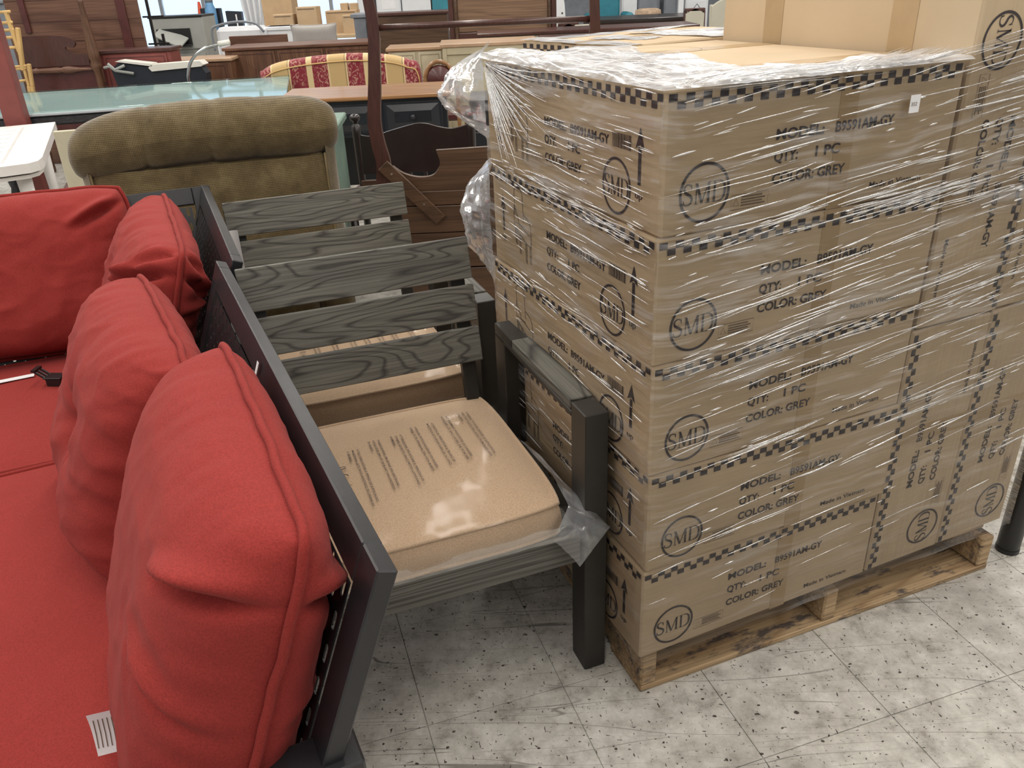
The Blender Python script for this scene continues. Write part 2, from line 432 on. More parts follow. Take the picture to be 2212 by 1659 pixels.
M['grey_wood_fine'] = grain('grey_stained_oak_edge', (0.155, 0.150, 0.128), (0.060, 0.056, 0.048), 'x', 0.6, 5.0, 0.9, 0.45, 0.5, across=90.0)
M['tan'] = fabric('tan_canvas', (0.56, 0.405, 0.27), (0.545, 0.39, 0.26), bump=0.05, blotch=2.0)
M['black_plastic'] = plain('black_plastic', (0.012, 0.012, 0.013), 0.35)
M['paper'] = plain('white_paper', (0.82, 0.82, 0.84), 0.7, var=0.03)
M['chenille'] = chenille()
M['chenille_pipe'] = plain('olive_piping', (0.24, 0.18, 0.09), 0.85)
M['white_plastic'] = plain('white_resin', (0.80, 0.77, 0.75), 0.4, var=0.04)
M['groove'] = plain('resin_groove', (0.55, 0.53, 0.52), 0.6)
M['distressed'] = plain('distressed_black_paint', (0.03, 0.03, 0.034), 0.5, var=0.9, scale=30, bump=0.4, bscale=40, stretch=(1, 5, 5))
M['table_grey'] = plain('grey_table_top', (0.52, 0.56, 0.60), 0.5, var=0.05)
M['glass'] = glass_mat('table_glass', k=0.35, base=0.03)
M['cherry'] = plain('dull_cherry_paint', (0.20, 0.05, 0.042), 0.5, var=0.15)
M['brown'] = grain('brown_walnut', (0.165, 0.080, 0.050), (0.105, 0.046, 0.029), 'x', 0.45, 5.0, 0.5, 0.3, 0.1)
M['brown_z'] = grain('brown_walnut_upright', (0.150, 0.072, 0.038), (0.095, 0.042, 0.023), 'z', 0.45, 5.0, 0.6, 0.3, 0.1)
M['dark_brown'] = plain('dark_walnut', (0.075, 0.030, 0.024), 0.35, var=0.25, scale=14, stretch=(6, 6, 1), coat=0.2)
M['dark_red_wood'] = plain('dark_mahogany', (0.085, 0.022, 0.02), 0.4, var=0.25, scale=12, coat=0.2)
M['very_dark'] = plain('ebonised_wood', (0.018, 0.011, 0.010), 0.35, var=0.3, coat=0.3)
M['honey'] = grain('honey_pine_top', (0.36, 0.185, 0.080), (0.28, 0.135, 0.055), 'x', 0.35, 5.0, 0.7, 0.3, 0.05, coat=0.15)
M['oak'] = grain('antique_oak', (0.105, 0.056, 0.030), (0.068, 0.035, 0.019), 'x', 0.5, 5.0, 0.8, 0.3, 0.15)
M['light_oak'] = grain('light_oak_panel', (0.25, 0.150, 0.090), (0.18, 0.105, 0.062), 'x', 0.5, 4.0, 0.5, 0.3, 0.05)
M['navy_black'] = plain('satin_black_paint', (0.012, 0.014, 0.019), 0.35, var=0.2)
M['cream'] = plain('cream_paint', (0.52, 0.48, 0.35), 0.55, var=0.08)
M['cream_side'] = plain('worn_cream_paint', (0.48, 0.42, 0.28), 0.6, var=0.1, scale=4)
M['cream_line'] = plain('cream_glaze', (0.30, 0.27, 0.19), 0.6)
M['tan_top'] = plain('tan_veneer', (0.46, 0.31, 0.20), 0.3, var=0.1)
M['damask'] = stripes()
M['pine'] = plain('raw_pine', (0.62, 0.40, 0.16), 0.6, var=0.12)
M['sage'] = plain('sage_green_paint', (0.17, 0.255, 0.205), 0.55, var=0.12)
M['grey_metal'] = plain('grey_machine_paint', (0.30, 0.31, 0.29), 0.5, var=0.06)
M['steel'] = plain('chromed_steel', (0.72, 0.72, 0.72), 0.18, 1.0, 0.03)
M['blue_black'] = plain('midnight_vinyl', (0.012, 0.016, 0.025), 0.5)
M['off_white'] = plain('off_white_vinyl', (0.72, 0.70, 0.64), 0.5, var=0.04)
M['grey_fabric'] = fabric('grey_linen', (0.40, 0.38, 0.36), (0.36, 0.34, 0.32))
M['white_obj'] = plain('white_enamel', (0.75, 0.77, 0.8), 0.4, var=0.03)
M['far_carton'] = plain('plain_carton', (0.50, 0.36, 0.22), 0.8, var=0.08, rand=9)
M['teal'] = plain('teal_fabric', (0.03, 0.20, 0.26), 0.6)
M['blue'] = plain('blue_plastic', (0.16, 0.36, 0.62), 0.45)
M['orange'] = plain('orange_plastic', (0.85, 0.12, 0.04), 0.5)
M['slate'] = plain('slate_laminate', (0.20, 0.22, 0.25), 0.4)
M['ivory'] = fabric('ivory_linen', (0.55, 0.53, 0.44), (0.50, 0.48, 0.40))
M['stone'] = plain('mottled_stone_fabric', (0.40, 0.29, 0.20), 0.8, var=0.35, scale=20)
M['frame_white'] = plain('white_window_frame', (0.75, 0.78, 0.82), 0.4)
M['pane'] = glass_mat('window_pane', (0.93, 0.97, 1.0), 0.6, 0.02)

def crease_glint_mat():
    m, nt, out = new_mat('film_rope_glint')
    b = N(nt, 'ShaderNodeBsdfPrincipled'); setin(b, Roughness=0.12, Specular_IOR_Level=0.8)
    b.inputs['Base Color'].default_value = (0.92, 0.92, 0.93, 1)  # white base puts part of the film's highlight streaks into the colour
    no = N(nt, 'ShaderNodeTexNoise'); setin(no, Scale=40.0, Detail=2.0)
    mp = coords(nt); nt.links.new(mp.outputs[0], no.inputs['Vector'])
    mr = N(nt, 'ShaderNodeMapRange', clamp=True); setin(mr, From_Min=0.35, From_Max=0.7, To_Min=0.35, To_Max=0.95)
    nt.links.new(no.outputs['Fac'], mr.inputs['Value'])
    tr = N(nt, 'ShaderNodeBsdfTransparent')
    mx = N(nt, 'ShaderNodeMixShader')
    gl = N(nt, 'ShaderNodeBsdfGlossy'); setin(gl, Roughness=0.22); gl.inputs[0].default_value = (0.97, 0.97, 0.97, 1)
    mg = N(nt, 'ShaderNodeMixShader'); mg.inputs[0].default_value = 0.6
    nt.links.new(b.outputs[0], mg.inputs[1]); nt.links.new(gl.outputs[0], mg.inputs[2])
    nt.links.new(mr.outputs[0], mx.inputs[0]); nt.links.new(tr.outputs[0], mx.inputs[1]); nt.links.new(mg.outputs[0], mx.inputs[2])
    nt.links.new(mx.outputs[0], out.inputs[0])
    return m
M['crease_glint'] = crease_glint_mat()

# ------------------------------------------------------------------ mesh builder
class MB:
    def __init__(s):
        s.v = []; s.f = []; s.uv = {}; s.M = None
    def add(s, verts, faces, uvs=None):
        o = len(s.v)
        for q in verts:
            q = Vector(q)
            s.v.append(tuple(s.M @ q) if s.M else tuple(q))
        for i, fc in enumerate(faces):
            s.f.append(tuple(o + k for k in fc))
            if uvs is not None: s.uv[len(s.f) - 1] = [uvs[k] for k in fc]
        return s
    def box(s, cx, cy, cz, sx, sy, sz, b=0.0, T=None):
        X, Y, Z = sx / 2, sy / 2, sz / 2
        b = min(b, X * 0.49, Y * 0.49, Z * 0.49)
        if b <= 0:
            vs = [Vector((x * X, y * Y, z * Z)) for x in (-1, 1) for y in (-1, 1) for z in (-1, 1)]
            fs = [(0, 1, 3, 2), (4, 6, 7, 5), (0, 4, 5, 1), (2, 3, 7, 6), (0, 2, 6, 4), (1, 5, 7, 3)]
        else:
            vs = []; idx = {}
            for x in (-1, 1):
                for y in (-1, 1):
                    for z in (-1, 1):
                        for a in range(3):
                            p = [x * (X - b), y * (Y - b), z * (Z - b)]
                            p[a] = (x * X, y * Y, z * Z)[a]
                            idx[(x, y, z, a)] = len(vs); vs.append(Vector(p))
            fs = []
            for a in range(3):
                o1, o2 = [(1, 2), (0, 2), (0, 1)][a]
                for sg in (-1, 1):
                    q = []
                    for (i, j) in ((-1, -1), (1, -1), (1, 1), (-1, 1)):
                        t = [0, 0, 0]; t[a] = sg; t[o1] = i; t[o2] = j
                        q.append(idx[(t[0], t[1], t[2], a)])
                    fs.append(tuple(q))
            for a in range(3):          # edges along axis a
                o1, o2 = [(1, 2), (0, 2), (0, 1)][a]
                for i in (-1, 1):
                    for j in (-1, 1):
                        q = []
                        for (e, ax) in ((-1, o1), (1, o1), (1, o2), (-1, o2)):
                            t = [0, 0, 0]; t[a] = e; t[o1] = i; t[o2] = j
                            q.append(idx[(t[0], t[1], t[2], ax)])
                        fs.append(tuple(q))
            for x in (-1, 1):
                for y in (-1, 1):
                    for z in (-1, 1):
                        fs.append(tuple(idx[(x, y, z, a)] for a in range(3)))
        c = Vector((cx, cy, cz))
        vs = [((T @ p) if T else p) + c for p in vs]
        return s.add(vs, fs)
    def bx(s, x0, x1, y0, y1, z0, z1, b=0.0):
        return s.box((x0 + x1) / 2, (y0 + y1) / 2, (z0 + z1) / 2, abs(x1 - x0), abs(y1 - y0), abs(z1 - z0), b)
    def bar(s, p, q, w, h, up=(0, 0, 1), b=0.0):
        """a box from p to q, w wide (sideways), h high (along up)"""
        p, q = Vector(p), Vector(q)
        d = q - p; L = d.length; d.normalize()
        side = d.cross(Vector(up)).normalized(); u2 = side.cross(d)
        T = Matrix((d, side, u2)).transposed()
        c = (p + q) / 2
        return s.box(c.x, c.y, c.z, L, w, h, b, T)
    def tube(s, pts, r, n=8, closed=False, caps=True):
        pts = [Vector(p) for p in pts]; k = len(pts)
        rr = r if isinstance(r, (list, tuple)) else [r] * k
        vs = []; prev = None
        for i in range(k):
            if closed: t = pts[(i + 1) % k] - pts[i - 1]
            else: t = pts[min(i + 1, k - 1)] - pts[max(i - 1, 0)]
            if t.length < 1e-9: t = Vector((0, 0, 1))
            t.normalize()
            if prev is None:
                a = Vector((0, 0, 1)) if abs(t.z) < 0.9 else Vector((1, 0, 0))
                nrm = t.cross(a).normalized()
            else:
                nrm = (prev - t * prev.dot(t))
                nrm = nrm.normalized() if nrm.length > 1e-6 else t.orthogonal().normalized()
            prev = nrm; bi = t.cross(nrm)
            for j in range(n):
                a = 2 * PI * j / n
                vs.append(pts[i] + (nrm * math.cos(a) + bi * math.sin(a)) * rr[i])
        fs = []
        for i in range(k if closed else k - 1):
            for j in range(n):
                a, b2 = i * n, ((i + 1) % k) * n
                fs.append((a + j, a + (j + 1) % n, b2 + (j + 1) % n, b2 + j))
        if caps and not closed:
            fs.append(tuple(range(n))[::-1]); fs.append(tuple((k - 1) * n + j for j in range(n)))
        return s.add(vs, fs)
    def lathe(s, prof, p=(0, 0, 0), axis=(0, 0, 1), n=16):
        """prof: list of (radius, height along the axis)"""
        ax = Vector(axis).normalized(); a = ax.orthogonal().normalized(); b = ax.cross(a); p = Vector(p)
        vs = []
        for r, h in prof:
            for j in range(n):
                t = 2 * PI * j / n
                vs.append(p + ax * h + (a * math.cos(t) + b * math.sin(t)) * max(r, 1e-5))
        fs = []
        for i in range(len(prof) - 1):
            for j in range(n):
                fs.append((i * n + j, i * n + (j + 1) % n, (i + 1) * n + (j + 1) % n, (i + 1) * n + j))
        fs.append(tuple(range(n))[::-1]); fs.append(tuple((len(prof) - 1) * n + j for j in range(n)))
        return s.add(vs, fs)
    def prism(s, poly, d0, d1, plane='xz'):
        """extrude a 2-D outline; plane 'xz' extrudes along y, 'xy' along z, 'yz' along x"""
        k = len(poly)
        def P(a, b, d):
            return {'xz': (a, d, b), 'xy': (a, b, d), 'yz': (d, a, b)}[plane]
        vs = [P(a, b, d0) for a, b in poly] + [P(a, b, d1) for a, b in poly]
        fs = [tuple(range(k))[::-1], tuple(range(k, 2 * k))]
        for i in range(k): fs.append((i, (i + 1) % k, k + (i + 1) % k, k + i))
        return s.add(vs, fs)
    def grid(s, fn, nu, nv, uvfn=None, keep=None, closed_u=False):
        vs = []; uvs = []
        for i in range(nu + 1):
            for j in range(nv + 1):
                vs.append(fn(i / nu, j / nv)); uvs.append(uvfn(i / nu, j / nv) if uvfn else (i / nu, j / nv))
        fs = []
        for i in range(nu):
            for j in range(nv):
                if keep and not keep((i + .5) / nu, (j + .5) / nv): continue
                a = i * (nv + 1) + j
                fs.append((a, a + nv + 1, a + nv + 2, a + 1))
        return s.add(vs, fs, uvs if uvfn else None)
    def mesh(s, name, recalc=True):
        me = bpy.data.meshes.new(name)
        me.from_pydata(s.v, [], s.f)
        if s.uv:
            ul = me.uv_layers.new(name='UVMap')
            for p in me.polygons:
                u = s.uv.get(p.index)
                if u:
                    for li, c in zip(p.loop_indices, u): ul.data[li].uv = c
        if recalc:
            bm = bmesh.new(); bm.from_mesh(me)
            bmesh.ops.recalc_face_normals(bm, faces=bm.faces)
            bm.to_mesh(me); bm.free()
        return me
    def build(s, name, mat, parent=None, smooth=False, recalc=True, angle=None):
        me = s.mesh(name, recalc)
        return put(name, me, mat, parent, smooth, angle)

def put(name, me, mat, parent=None, smooth=False, angle=None):
    if mat is not None and not me.materials: me.materials.append(M[mat] if isinstance(mat, str) else mat)
    if smooth:
        for p in me.polygons: p.use_smooth = True
        if angle: 
            try: me.set_sharp_from_angle(angle=R(angle))
            except Exception: pass
    o = bpy.data.objects.new(name, me)
    C.objects.link(o)
    if parent: o.parent = parent
    return o
def tag(o, label=None, cat=None, group=None, kind=None):
    if label: o['label'] = label
    if cat: o['category'] = cat
    if group: o['group'] = group
    if kind: o['kind'] = kind
    return o
def thing(name, label, cat, loc=(0, 0, 0), rotz=0.0, group=None):
    o = bpy.data.objects.new(name, None)
    C.objects.link(o)
    o.empty_display_size = 0.05
    o.location = loc
    o.rotation_euler = (0, 0, R(rotz))
    return tag(o, label, cat, group)
def copy_tree(o, parent=None):
    c = o.copy(); C.objects.link(c); c.parent = parent
    for ch in list(o.children): copy_tree(ch, c)
    return c
def fbm(p, sc=1.0, seed=0.0):
    return noise.noise(Vector((p[0] * sc + seed, p[1] * sc + seed * 1.7, p[2] * sc - seed)))

# ------------------------------------------------------------------ the setting
def struct(name, mb, mat, **kw): return tag(mb.build(name, mat, **kw), kind='structure')
X0, X1, Y0, Y1 = -8.5, 8.5, -6.0, 19.0
floor_o = struct('floor', MB().bx(X0, X1, Y0, Y1, -0.10, -0.003), 'floor')
struct('ceiling', MB().bx(X0, X1, Y0, Y1, CEIL, CEIL + 0.1), 'ceiling')
struct('wall_left', MB().bx(X0 - 0.15, X0, Y0, Y1, -0.1, CEIL + 0.1), 'wall')
struct('wall_right', MB().bx(X1, X1 + 0.15, Y0, Y1, -0.1, CEIL + 0.1), 'wall')
struct('wall_front', MB().bx(X0 - 0.15, X1 + 0.15, Y0 - 0.15, Y0, -0.1, CEIL + 0.1), 'wall')
# far wall with a glazed shop front on its left half
wb = MB()
GX0, GX1 = -8.0, -2.6
wb.bx(X0 - 0.15, GX0, Y1, Y1 + 0.2, -0.1, CEIL + 0.1); wb.bx(GX1, X1 + 0.15, Y1, Y1 + 0.2, -0.1, CEIL + 0.1)
wb.bx(GX0, GX1, Y1, Y1 + 0.2, 2.9, CEIL + 0.1); wb.bx(GX0, GX1, Y1, Y1 + 0.2, -0.1, 0.08)
struct('wall_back', wb, 'wall')
win = struct('window_1', MB().bx(GX0, GX1, Y1 + 0.02, Y1 + 0.1, 0.08, 0.14).bx(GX0, GX1, Y1 + 0.02, Y1 + 0.1, 2.84, 2.9).bx(GX0, GX1, Y1 + 0.02, Y1 + 0.1, 2.1, 2.16), 'frame_white')
npane = 6
pw = (GX1 - GX0) / npane
for i in range(npane + 1):
    MB().bx(GX0 + i * pw - 0.035, GX0 + i * pw + 0.035, Y1 + 0.02, Y1 + 0.1, 0.08, 2.9).build('mullion', 'frame_white', win)
for i in range(npane):
    MB().bx(GX0 + i * pw + 0.035, GX0 + (i + 1) * pw - 0.035, Y1 + 0.055, Y1 + 0.063, 0.14, 2.84).build('pane', 'pane', win)
# vinyl tiles near the camera, 12 in grid
TS, TY = 0.3048, 17.0
tme = MB().box(0, 0, -0.0015, TS - 0.0016, TS - 0.0016, 0.003, 0.0006).mesh('floor_tile')
tme.materials.append(M['floor'])
ct, stt = math.cos(R(TY)), math.sin(R(TY))
for i in range(-4, 8):
    for j in range(-4, 6):
        lx, ly = (i + 0.5) * TS, (j + 0.5) * TS
        wx, wy = 0.083 + lx * ct - ly * stt, 1.279 + lx * stt + ly * ct
        if wy < 0.45 or wx < -0.95 or wx > 2.1 or wy > 2.75 or (wx < -0.3 and wy > 2.0): continue
        t = bpy.data.objects.new('floor_tile', tme); C.objects.link(t)
        t.location = (wx, wy, 0); t.rotation_euler = (0, 0, R(TY)); t.parent = floor_o

# ------------------------------------------------------------------ cartons
CW, CD, CH = 0.61, 0.70, 0.2235
EPS = 0.0009
FRONT = Matrix(((1, 0, 0, 0), (0, 0, -1, 0), (0, 1, 0, 0), (0, 0, 0, 1)))          # (x, y) on the long side
SIDE = Matrix(((0, 0, -1, 0), (-1, 0, 0, CD), (0, 1, 0, 0), (0, 0, 0, 1)))          # reads from the far end to the near corner
TOP = Matrix(((1, 0, 0, 0), (0, 1, 0, 0), (0, 0, 1, CH), (0, 0, 0, 1)))
def flat(mb, pts, faces): mb.add([(x, y, EPS) for x, y in pts], faces)
def rect(mb, x0, y0, x1, y1): flat(mb, [(x0, y0), (x1, y0), (x1, y1), (x0, y1)], [(0, 1, 2, 3)])
def catmull(p, n=6, closed=False):
    p = [Vector((*q, 0)) if len(q) == 2 else Vector(q) for q in p]
    out = []; k = len(p)
    rng = range(k) if closed else range(k - 1)
    for i in rng:
        a = p[(i - 1) % k] if closed or i > 0 else p[0]
        b, c = p[i], p[(i + 1) % k]
        d = p[(i + 2) % k] if closed or i + 2 < k else p[-1]
        for j in range(n):
            t = j / n
            out.append(0.5 * ((2 * b) + (c - a) * t + (2 * a - 5 * b + 4 * c - d) * t * t + (3 * b - a - 3 * c + d) * t ** 3))
    if not closed: out.append(p[-1])
    return out
def ribbon(mb, pts, w, ox=0.0, oy=0.0, sc=1.0, closed=False):
    """flat stroke along a 2-D path, w = width or one width per point"""
    k = len(pts); ww = w if isinstance(w, (list, tuple)) else [w] * k
    vs = []
    for i in range(k):
        a = pts[i - 1] if (closed or i > 0) else pts[i]
        b = pts[(i + 1) % k] if (closed or i < k - 1) else pts[i]
        d = Vector((b[0] - a[0], b[1] - a[1])); d = d.normalized() if d.length > 0 else Vector((1, 0))
        nx, ny = -d.y, d.x
        for sgn in (-1, 1):
            vs.append((ox + sc * (pts[i][0] + sgn * nx * ww[i] / 2), oy + sc * (pts[i][1] + sgn * ny * ww[i] / 2)))
    fs = []
    for i in range(k if closed else k - 1):
        j = (i + 1) % k
        fs.append((2 * i, 2 * j, 2 * j + 1, 2 * i + 1))
    flat(mb, vs, fs)
def letter_smd(mb, cx, cy, h):
    """thin roman capitals S M D, h high, centred"""
    W = 1.0; lw = [0.0, 0.62, 1.62]; tot = 2.42
    ox, oy = cx - tot * h / 2, cy - h / 2
    def rr(k, x0, y0, x1, y1): rect(mb, ox + h * (lw[k] + x0), oy + h * y0, ox + h * (lw[k] + x1), oy + h * y1)
    sp = [(.47, .76), (.42, .92), (.27, .985), (.11, .93), (.05, .77), (.13, .62), (.29, .52), (.45, .40), (.50, .23), (.41, .07), (.25, .015), (.09, .06), (.02, .25)]
    sw = [.045, .05, .055, .08, .11, .13, .135, .13, .11, .08, .055, .05, .045]
    c = catmull(sp, 4); ws = []
    for i in range(len(sw) - 1):
        for j in range(4): ws.append(sw[i] + (sw[i + 1] - sw[i]) * j / 4)
    ws.append(sw[-1])
    ribbon(mb, [(p.x, p.y) for p in c], ws, ox, oy, h)
    rr(0, .45, .72, .475, .99); rr(0, .005, .01, .03, .28)
    # M
    rr(1, .095, .02, .145, .98); rr(1, .75, .02, .875, .98)
    ribbon(mb, [(lw[1] + .12, .98), (lw[1] + .45, .03)], .13, ox, oy, h)
    ribbon(mb, [(lw[1] + .45, .03), (lw[1] + .79, .98)], .05, ox, oy, h)
    for a, b in ((.02, .22), (.66, .95)): rr(1, a, 0, b, .03)
    rr(1, .02, .97, .17, 1.0); rr(1, .76, .97, .95, 1.0)
    # D
    rr(2, .09, .02, .21, .98); rr(2, .02, 0, .40, .03); rr(2, .02, .97, .40, 1.0)
    d = [(.38, .985), (.55, .94), (.70, .78), (.74, .5), (.70, .22), (.55, .06), (.38, .015)]
    dw = [.045, .07, .12, .14, .12, .07, .045]
    c = catmull(d, 4); ws = []
    for i in range(len(dw) - 1):
        for j in range(4): ws.append(dw[i] + (dw[i + 1] - dw[i]) * j / 4)
    ws.append(dw[-1])
    ribbon(mb, [(lw[2] + p.x, p.y) for p in c], ws, ox, oy, h)
_tcache = {}
def text_geo(body, bold):
    key = (body, bold)
    if key in _tcache: return _tcache[key]
    cu = bpy.data.curves.new('t', 'FONT'); cu.body = body; cu.size = 1.0; cu.offset = bold; cu.resolution_u = 3
    ob = bpy.data.objects.new('t', cu); C.objects.link(ob)
    dg = bpy.context.evaluated_depsgraph_get(); dg.update()
    me = bpy.data.meshes.new_from_object(ob.evaluated_get(dg))
    vs = [(v.co.x, v.co.y) for v in me.vertices]; fs = [tuple(p.vertices) for p in me.polygons]
    bpy.data.objects.remove(ob, do_unlink=True); bpy.data.meshes.remove(me); bpy.data.curves.remove(cu)
    _tcache[key] = (vs, fs)
    return vs, fs
def text(mb, body, x, y, w=None, h=0.016, bold=0.024, shear=0.0):
    """lettering on the current face: left end x, base line y, cap height h, fitted to width w"""
    vs, fs = text_geo(body, bold)
    x0 = min(v[0] for v in vs); x1 = max(v[0] for v in vs)
    cap = 0.71
    sy = h / cap; sx = (w / (x1 - x0)) if w else sy
    flat(mb, [(x + (a - x0) * sx + b * sy * shear, y + b * sy) for a, b in vs], fs)
def ring(mb, cx, cy, rx, ry, w, n=40):
    pts = [(cx + rx * math.cos(2 * PI * i / n), cy + ry * math.sin(2 * PI * i / n)) for i in range(n)]
    ribbon(mb, pts, w, closed=True)
def arrow(mb, x, y0, y1, s=1.0):
    hl = 0.030
    flat(mb, [(x - .0042, y0), (x + .0042, y0), (x + .0042, y1 - hl), (x - .0042, y1 - hl)], [(0, 1, 2, 3)])
    flat(mb, [(x - .013, y1 - hl - .004), (x, y1 - hl + .004), (x + .013, y1 - hl - .004), (x, y1)], [(0, 1, 3), (1, 2, 3)])

def carton_meshes():
    mb = MB(); mb.bx(0, CW, 0, CD, 0, CH, 0.004); P = [('carton_body', mb.mesh('carton_body'), 'carton')]
    # print, each mark a part of its own
    def part(name, Mx, fn, mt='ink', recalc=False):
        o = MB(); o.M = Mx; fn(o)
        P.append((name, o.mesh(name, recalc), mt))
    sq = 0.0153; hh = 0.0112
    def checks(L):
        def fn(o):
            for i in range(int(L / sq)):
                y1 = CH - 0.006 - (hh if i % 2 else 0)
                rect(o, 0.004 + i * sq, y1 - hh, 0.004 + (i + 1) * sq, y1)
        return fn
    part('checker_band', FRONT, checks(CW)); part('checker_band', SIDE, checks(CD))
    part('model_word', FRONT, lambda o: text(o, 'MODEL:', 0.211, 0.131, 0.098, 0.0165)); part('model_code', FRONT, lambda o: text(o, 'B9591AM-GY', 0.333, 0.131, 0.128, 0.0165))
    part('quantity_word', FRONT, lambda o: text(o, 'QTY:', 0.211, 0.096, 0.048, 0.0165)); part('quantity_count', FRONT, lambda o: text(o, '1 PC', 0.296, 0.096, 0.052, 0.0165))
    part('colour_line', FRONT, lambda o: text(o, 'COLOR: GREY', 0.211, 0.0605, 0.154, 0.0165))
    part('origin_line', FRONT, lambda o: text(o, 'Made in Vietnam', 0.428, 0.026, 0.121, 0.0105, 0.008))
    x = CD - 0.41
    part('model_word', SIDE, lambda o: text(o, 'MODEL:', x, 0.123, 0.092, 0.0155)); part('model_code', SIDE, lambda o: text(o, 'B9591AM-GY', x + 0.108, 0.123, 0.139, 0.0155))
    part('quantity_word', SIDE, lambda o: text(o, 'QTY:', x, 0.090, 0.050, 0.0155)); part('quantity_count', SIDE, lambda o: text(o, '1 PC', x + 0.098, 0.090, 0.046, 0.0155))
    part('colour_line', SIDE, lambda o: text(o, 'COLOR: GREY', x, 0.056, 0.150, 0.0155))
    part('up_mark', SIDE, lambda o: text(o, 'up', CD - 0.077, 0.051, 0.022, 0.012, 0.01))
    part('up_mark', SIDE, lambda o: text(o, 'up', CD - 0.651, 0.062, 0.022, 0.012, 0.01))
    part('logo', FRONT, lambda o: (ring(o, 0.079, 0.064, 0.0458, 0.0458, 0.0046), letter_smd(o, 0.079, 0.064, 0.0335)))
    part('logo', SIDE, lambda o: (ring(o, CD - 0.137, 0.058, 0.044, 0.0458, 0.0046), letter_smd(o, CD - 0.137, 0.058, 0.0325)))
    part('arrow', SIDE, lambda o: arrow(o, CD - 0.066, 0.073, 0.163)); part('arrow', SIDE, lambda o: arrow(o, CD - 0.640, 0.082, 0.166))
    def bars(o):
        rnd = random.Random(4); q = CD - 0.152
        while q < CD - 0.092:
            w = rnd.choice((.0008, .0012, .002)); rect(o, q, 0.122, q + w, 0.146); q += w + rnd.choice((.0008, .0013, .0018))
    part('barcode', SIDE, bars)
    def drawing(o):                                  # line drawing of an upholstered arm chair
        w = 0.0017; ox = CD - 0.585
        def ln(p): ribbon(o, [(q.x, q.y) for q in catmull(p, 5)], w, ox, 0.066)
        ln([(.012, .068), (.010, .110), (.014, .126), (.035, .130), (.052, .122), (.056, .085), (.058, .060)])
        ln([(.012, .085), (.028, .062), (.034, .052), (.060, .050)])
        ln([(.058, .078), (.085, .068), (.095, .050), (.095, .018)])
        ln([(.010, .090), (.006, .066), (.012, .030), (.014, .004)])
        ln([(.012, .052), (.040, .050), (.062, .044), (.090, .036)])
        ln([(.012, .040), (.034, .030), (.064, .018), (.095, .012)])
        for a, b in (((.014, .042), (.016, .002)), ((.022, .038), (.022, .002)), ((.066, .020), (.066, -.030)), ((.072, .018), (.072, -.030)), ((.094, .018), (.094, -.026)), ((.088, .014), (.088, -.026)), ((.034, .030), (.034, -.016)), ((.040, .030), (.040, -.016))):
            ribbon(o, [a, b], w, ox, 0.066)
    part('chair_drawing', SIDE, drawing)
    def warn(o):
        ribbon(o, [(0.132, 0.028), (0.206, 0.028), (0.206, 0.052), (0.132, 0.052)], 0.0009, closed=True)
        ribbon(o, [(0.136, 0.034), (0.148, 0.034), (0.142, 0.046)], 0.001, closed=True)
        for k in range(4): rect(o, 0.152, 0.0325 + k * 0.0046, 0.200 - 0.006 * (k % 2), 0.0345 + k * 0.0046)
    part('warning_label', FRONT, warn, 'thin_ink')
    I4 = Matrix.Identity(4)
    for zz, sg in ((CH, 1), (0, -1)):
        for yy in (0.16, 0.52):
            part('tape', I4, lambda o: o.bx(0.0, CW, yy - 0.03, yy + 0.03, zz - 0.0004 * (sg < 0), zz + 0.0008 * sg), 'tape', True)
    part('tape', I4, lambda o: o.bx(0.335, 0.375, -0.0006, 0.0002, 0.0, CH), 'tape', True)
    part('top_print', TOP, lambda o: ring(o, 0.36, 0.56, 0.085, 0.085, 0.0015), 'thin_ink')
    part('top_logo', TOP, lambda o: (letter_smd(o, 0.2, 0.35, 0.035), ring(o, 0.2, 0.35, 0.05, 0.05, 0.002)), 'thin_ink')
    return P
CM = carton_meshes()
SY = 22.5
SO = Vector((0.242, 1.234, 0))
SU = Vector((math.cos(R(SY)), math.sin(R(SY)), 0)); SV = Vector((-SU.y, SU.x, 0))
def stack_pt(s, t, z): return SO + SU * s + SV * t + Vector((0, 0, z))
def carton(label, s, t, z, kind='flat', yaw=0.0, origin=None, group='printed cartons on the front pallet', parts=None, base_yaw=SY):
    e = thing('carton', label, 'box', (0, 0, 0), 0, group)
    T = Matrix.Rotation(R(base_yaw + yaw), 4, 'Z')
    if kind == 'up': T = T @ Matrix.Rotation(R(-90), 4, 'Y')
    if kind == 'down': T = T @ Matrix.Rotation(R(90), 4, 'Y')
    p = stack_pt(s, t, z) if origin is None else origin
    e.matrix_world = Matrix.Translation(p) @ T
    for n, me, mt in CM:
        if parts and n not in parts: continue
        put(n, me, mt, e)
    return e
PZ = 0.118
lv = ['topmost', 'second from the top', 'third from the top', 'fourth from the top', 'bottom']
for k in range(5):
    z = PZ + CH * (4 - k) + 0.0008 * (4 - k)
    jit = [(0.002, 0.3), (-0.003, -0.4), (0.0, 0.25), (0.004, -0.3), (-0.002, 0.2)][k]
    carton('flat kraft carton, %s of the near corner column of five' % lv[k], jit[0], 0.0, z, 'flat', jit[1])
carton('upright kraft carton under the wrap, lower tier, next to the flat column', 0.614 + CH, 0.003, PZ, 'up')
carton('upright kraft carton at the right end of the lower tier', 0.842 + CH, 0.006, PZ, 'up')
carton('upright kraft carton in the upper tier, text reading downwards, tape on its wide side', 0.622, 0.002, PZ + 2 * CW + 0.004, 'down')
carton('upright kraft carton at the right end of the upper tier', 0.850, 0.008, PZ + 2 * CW + 0.004, 'down')

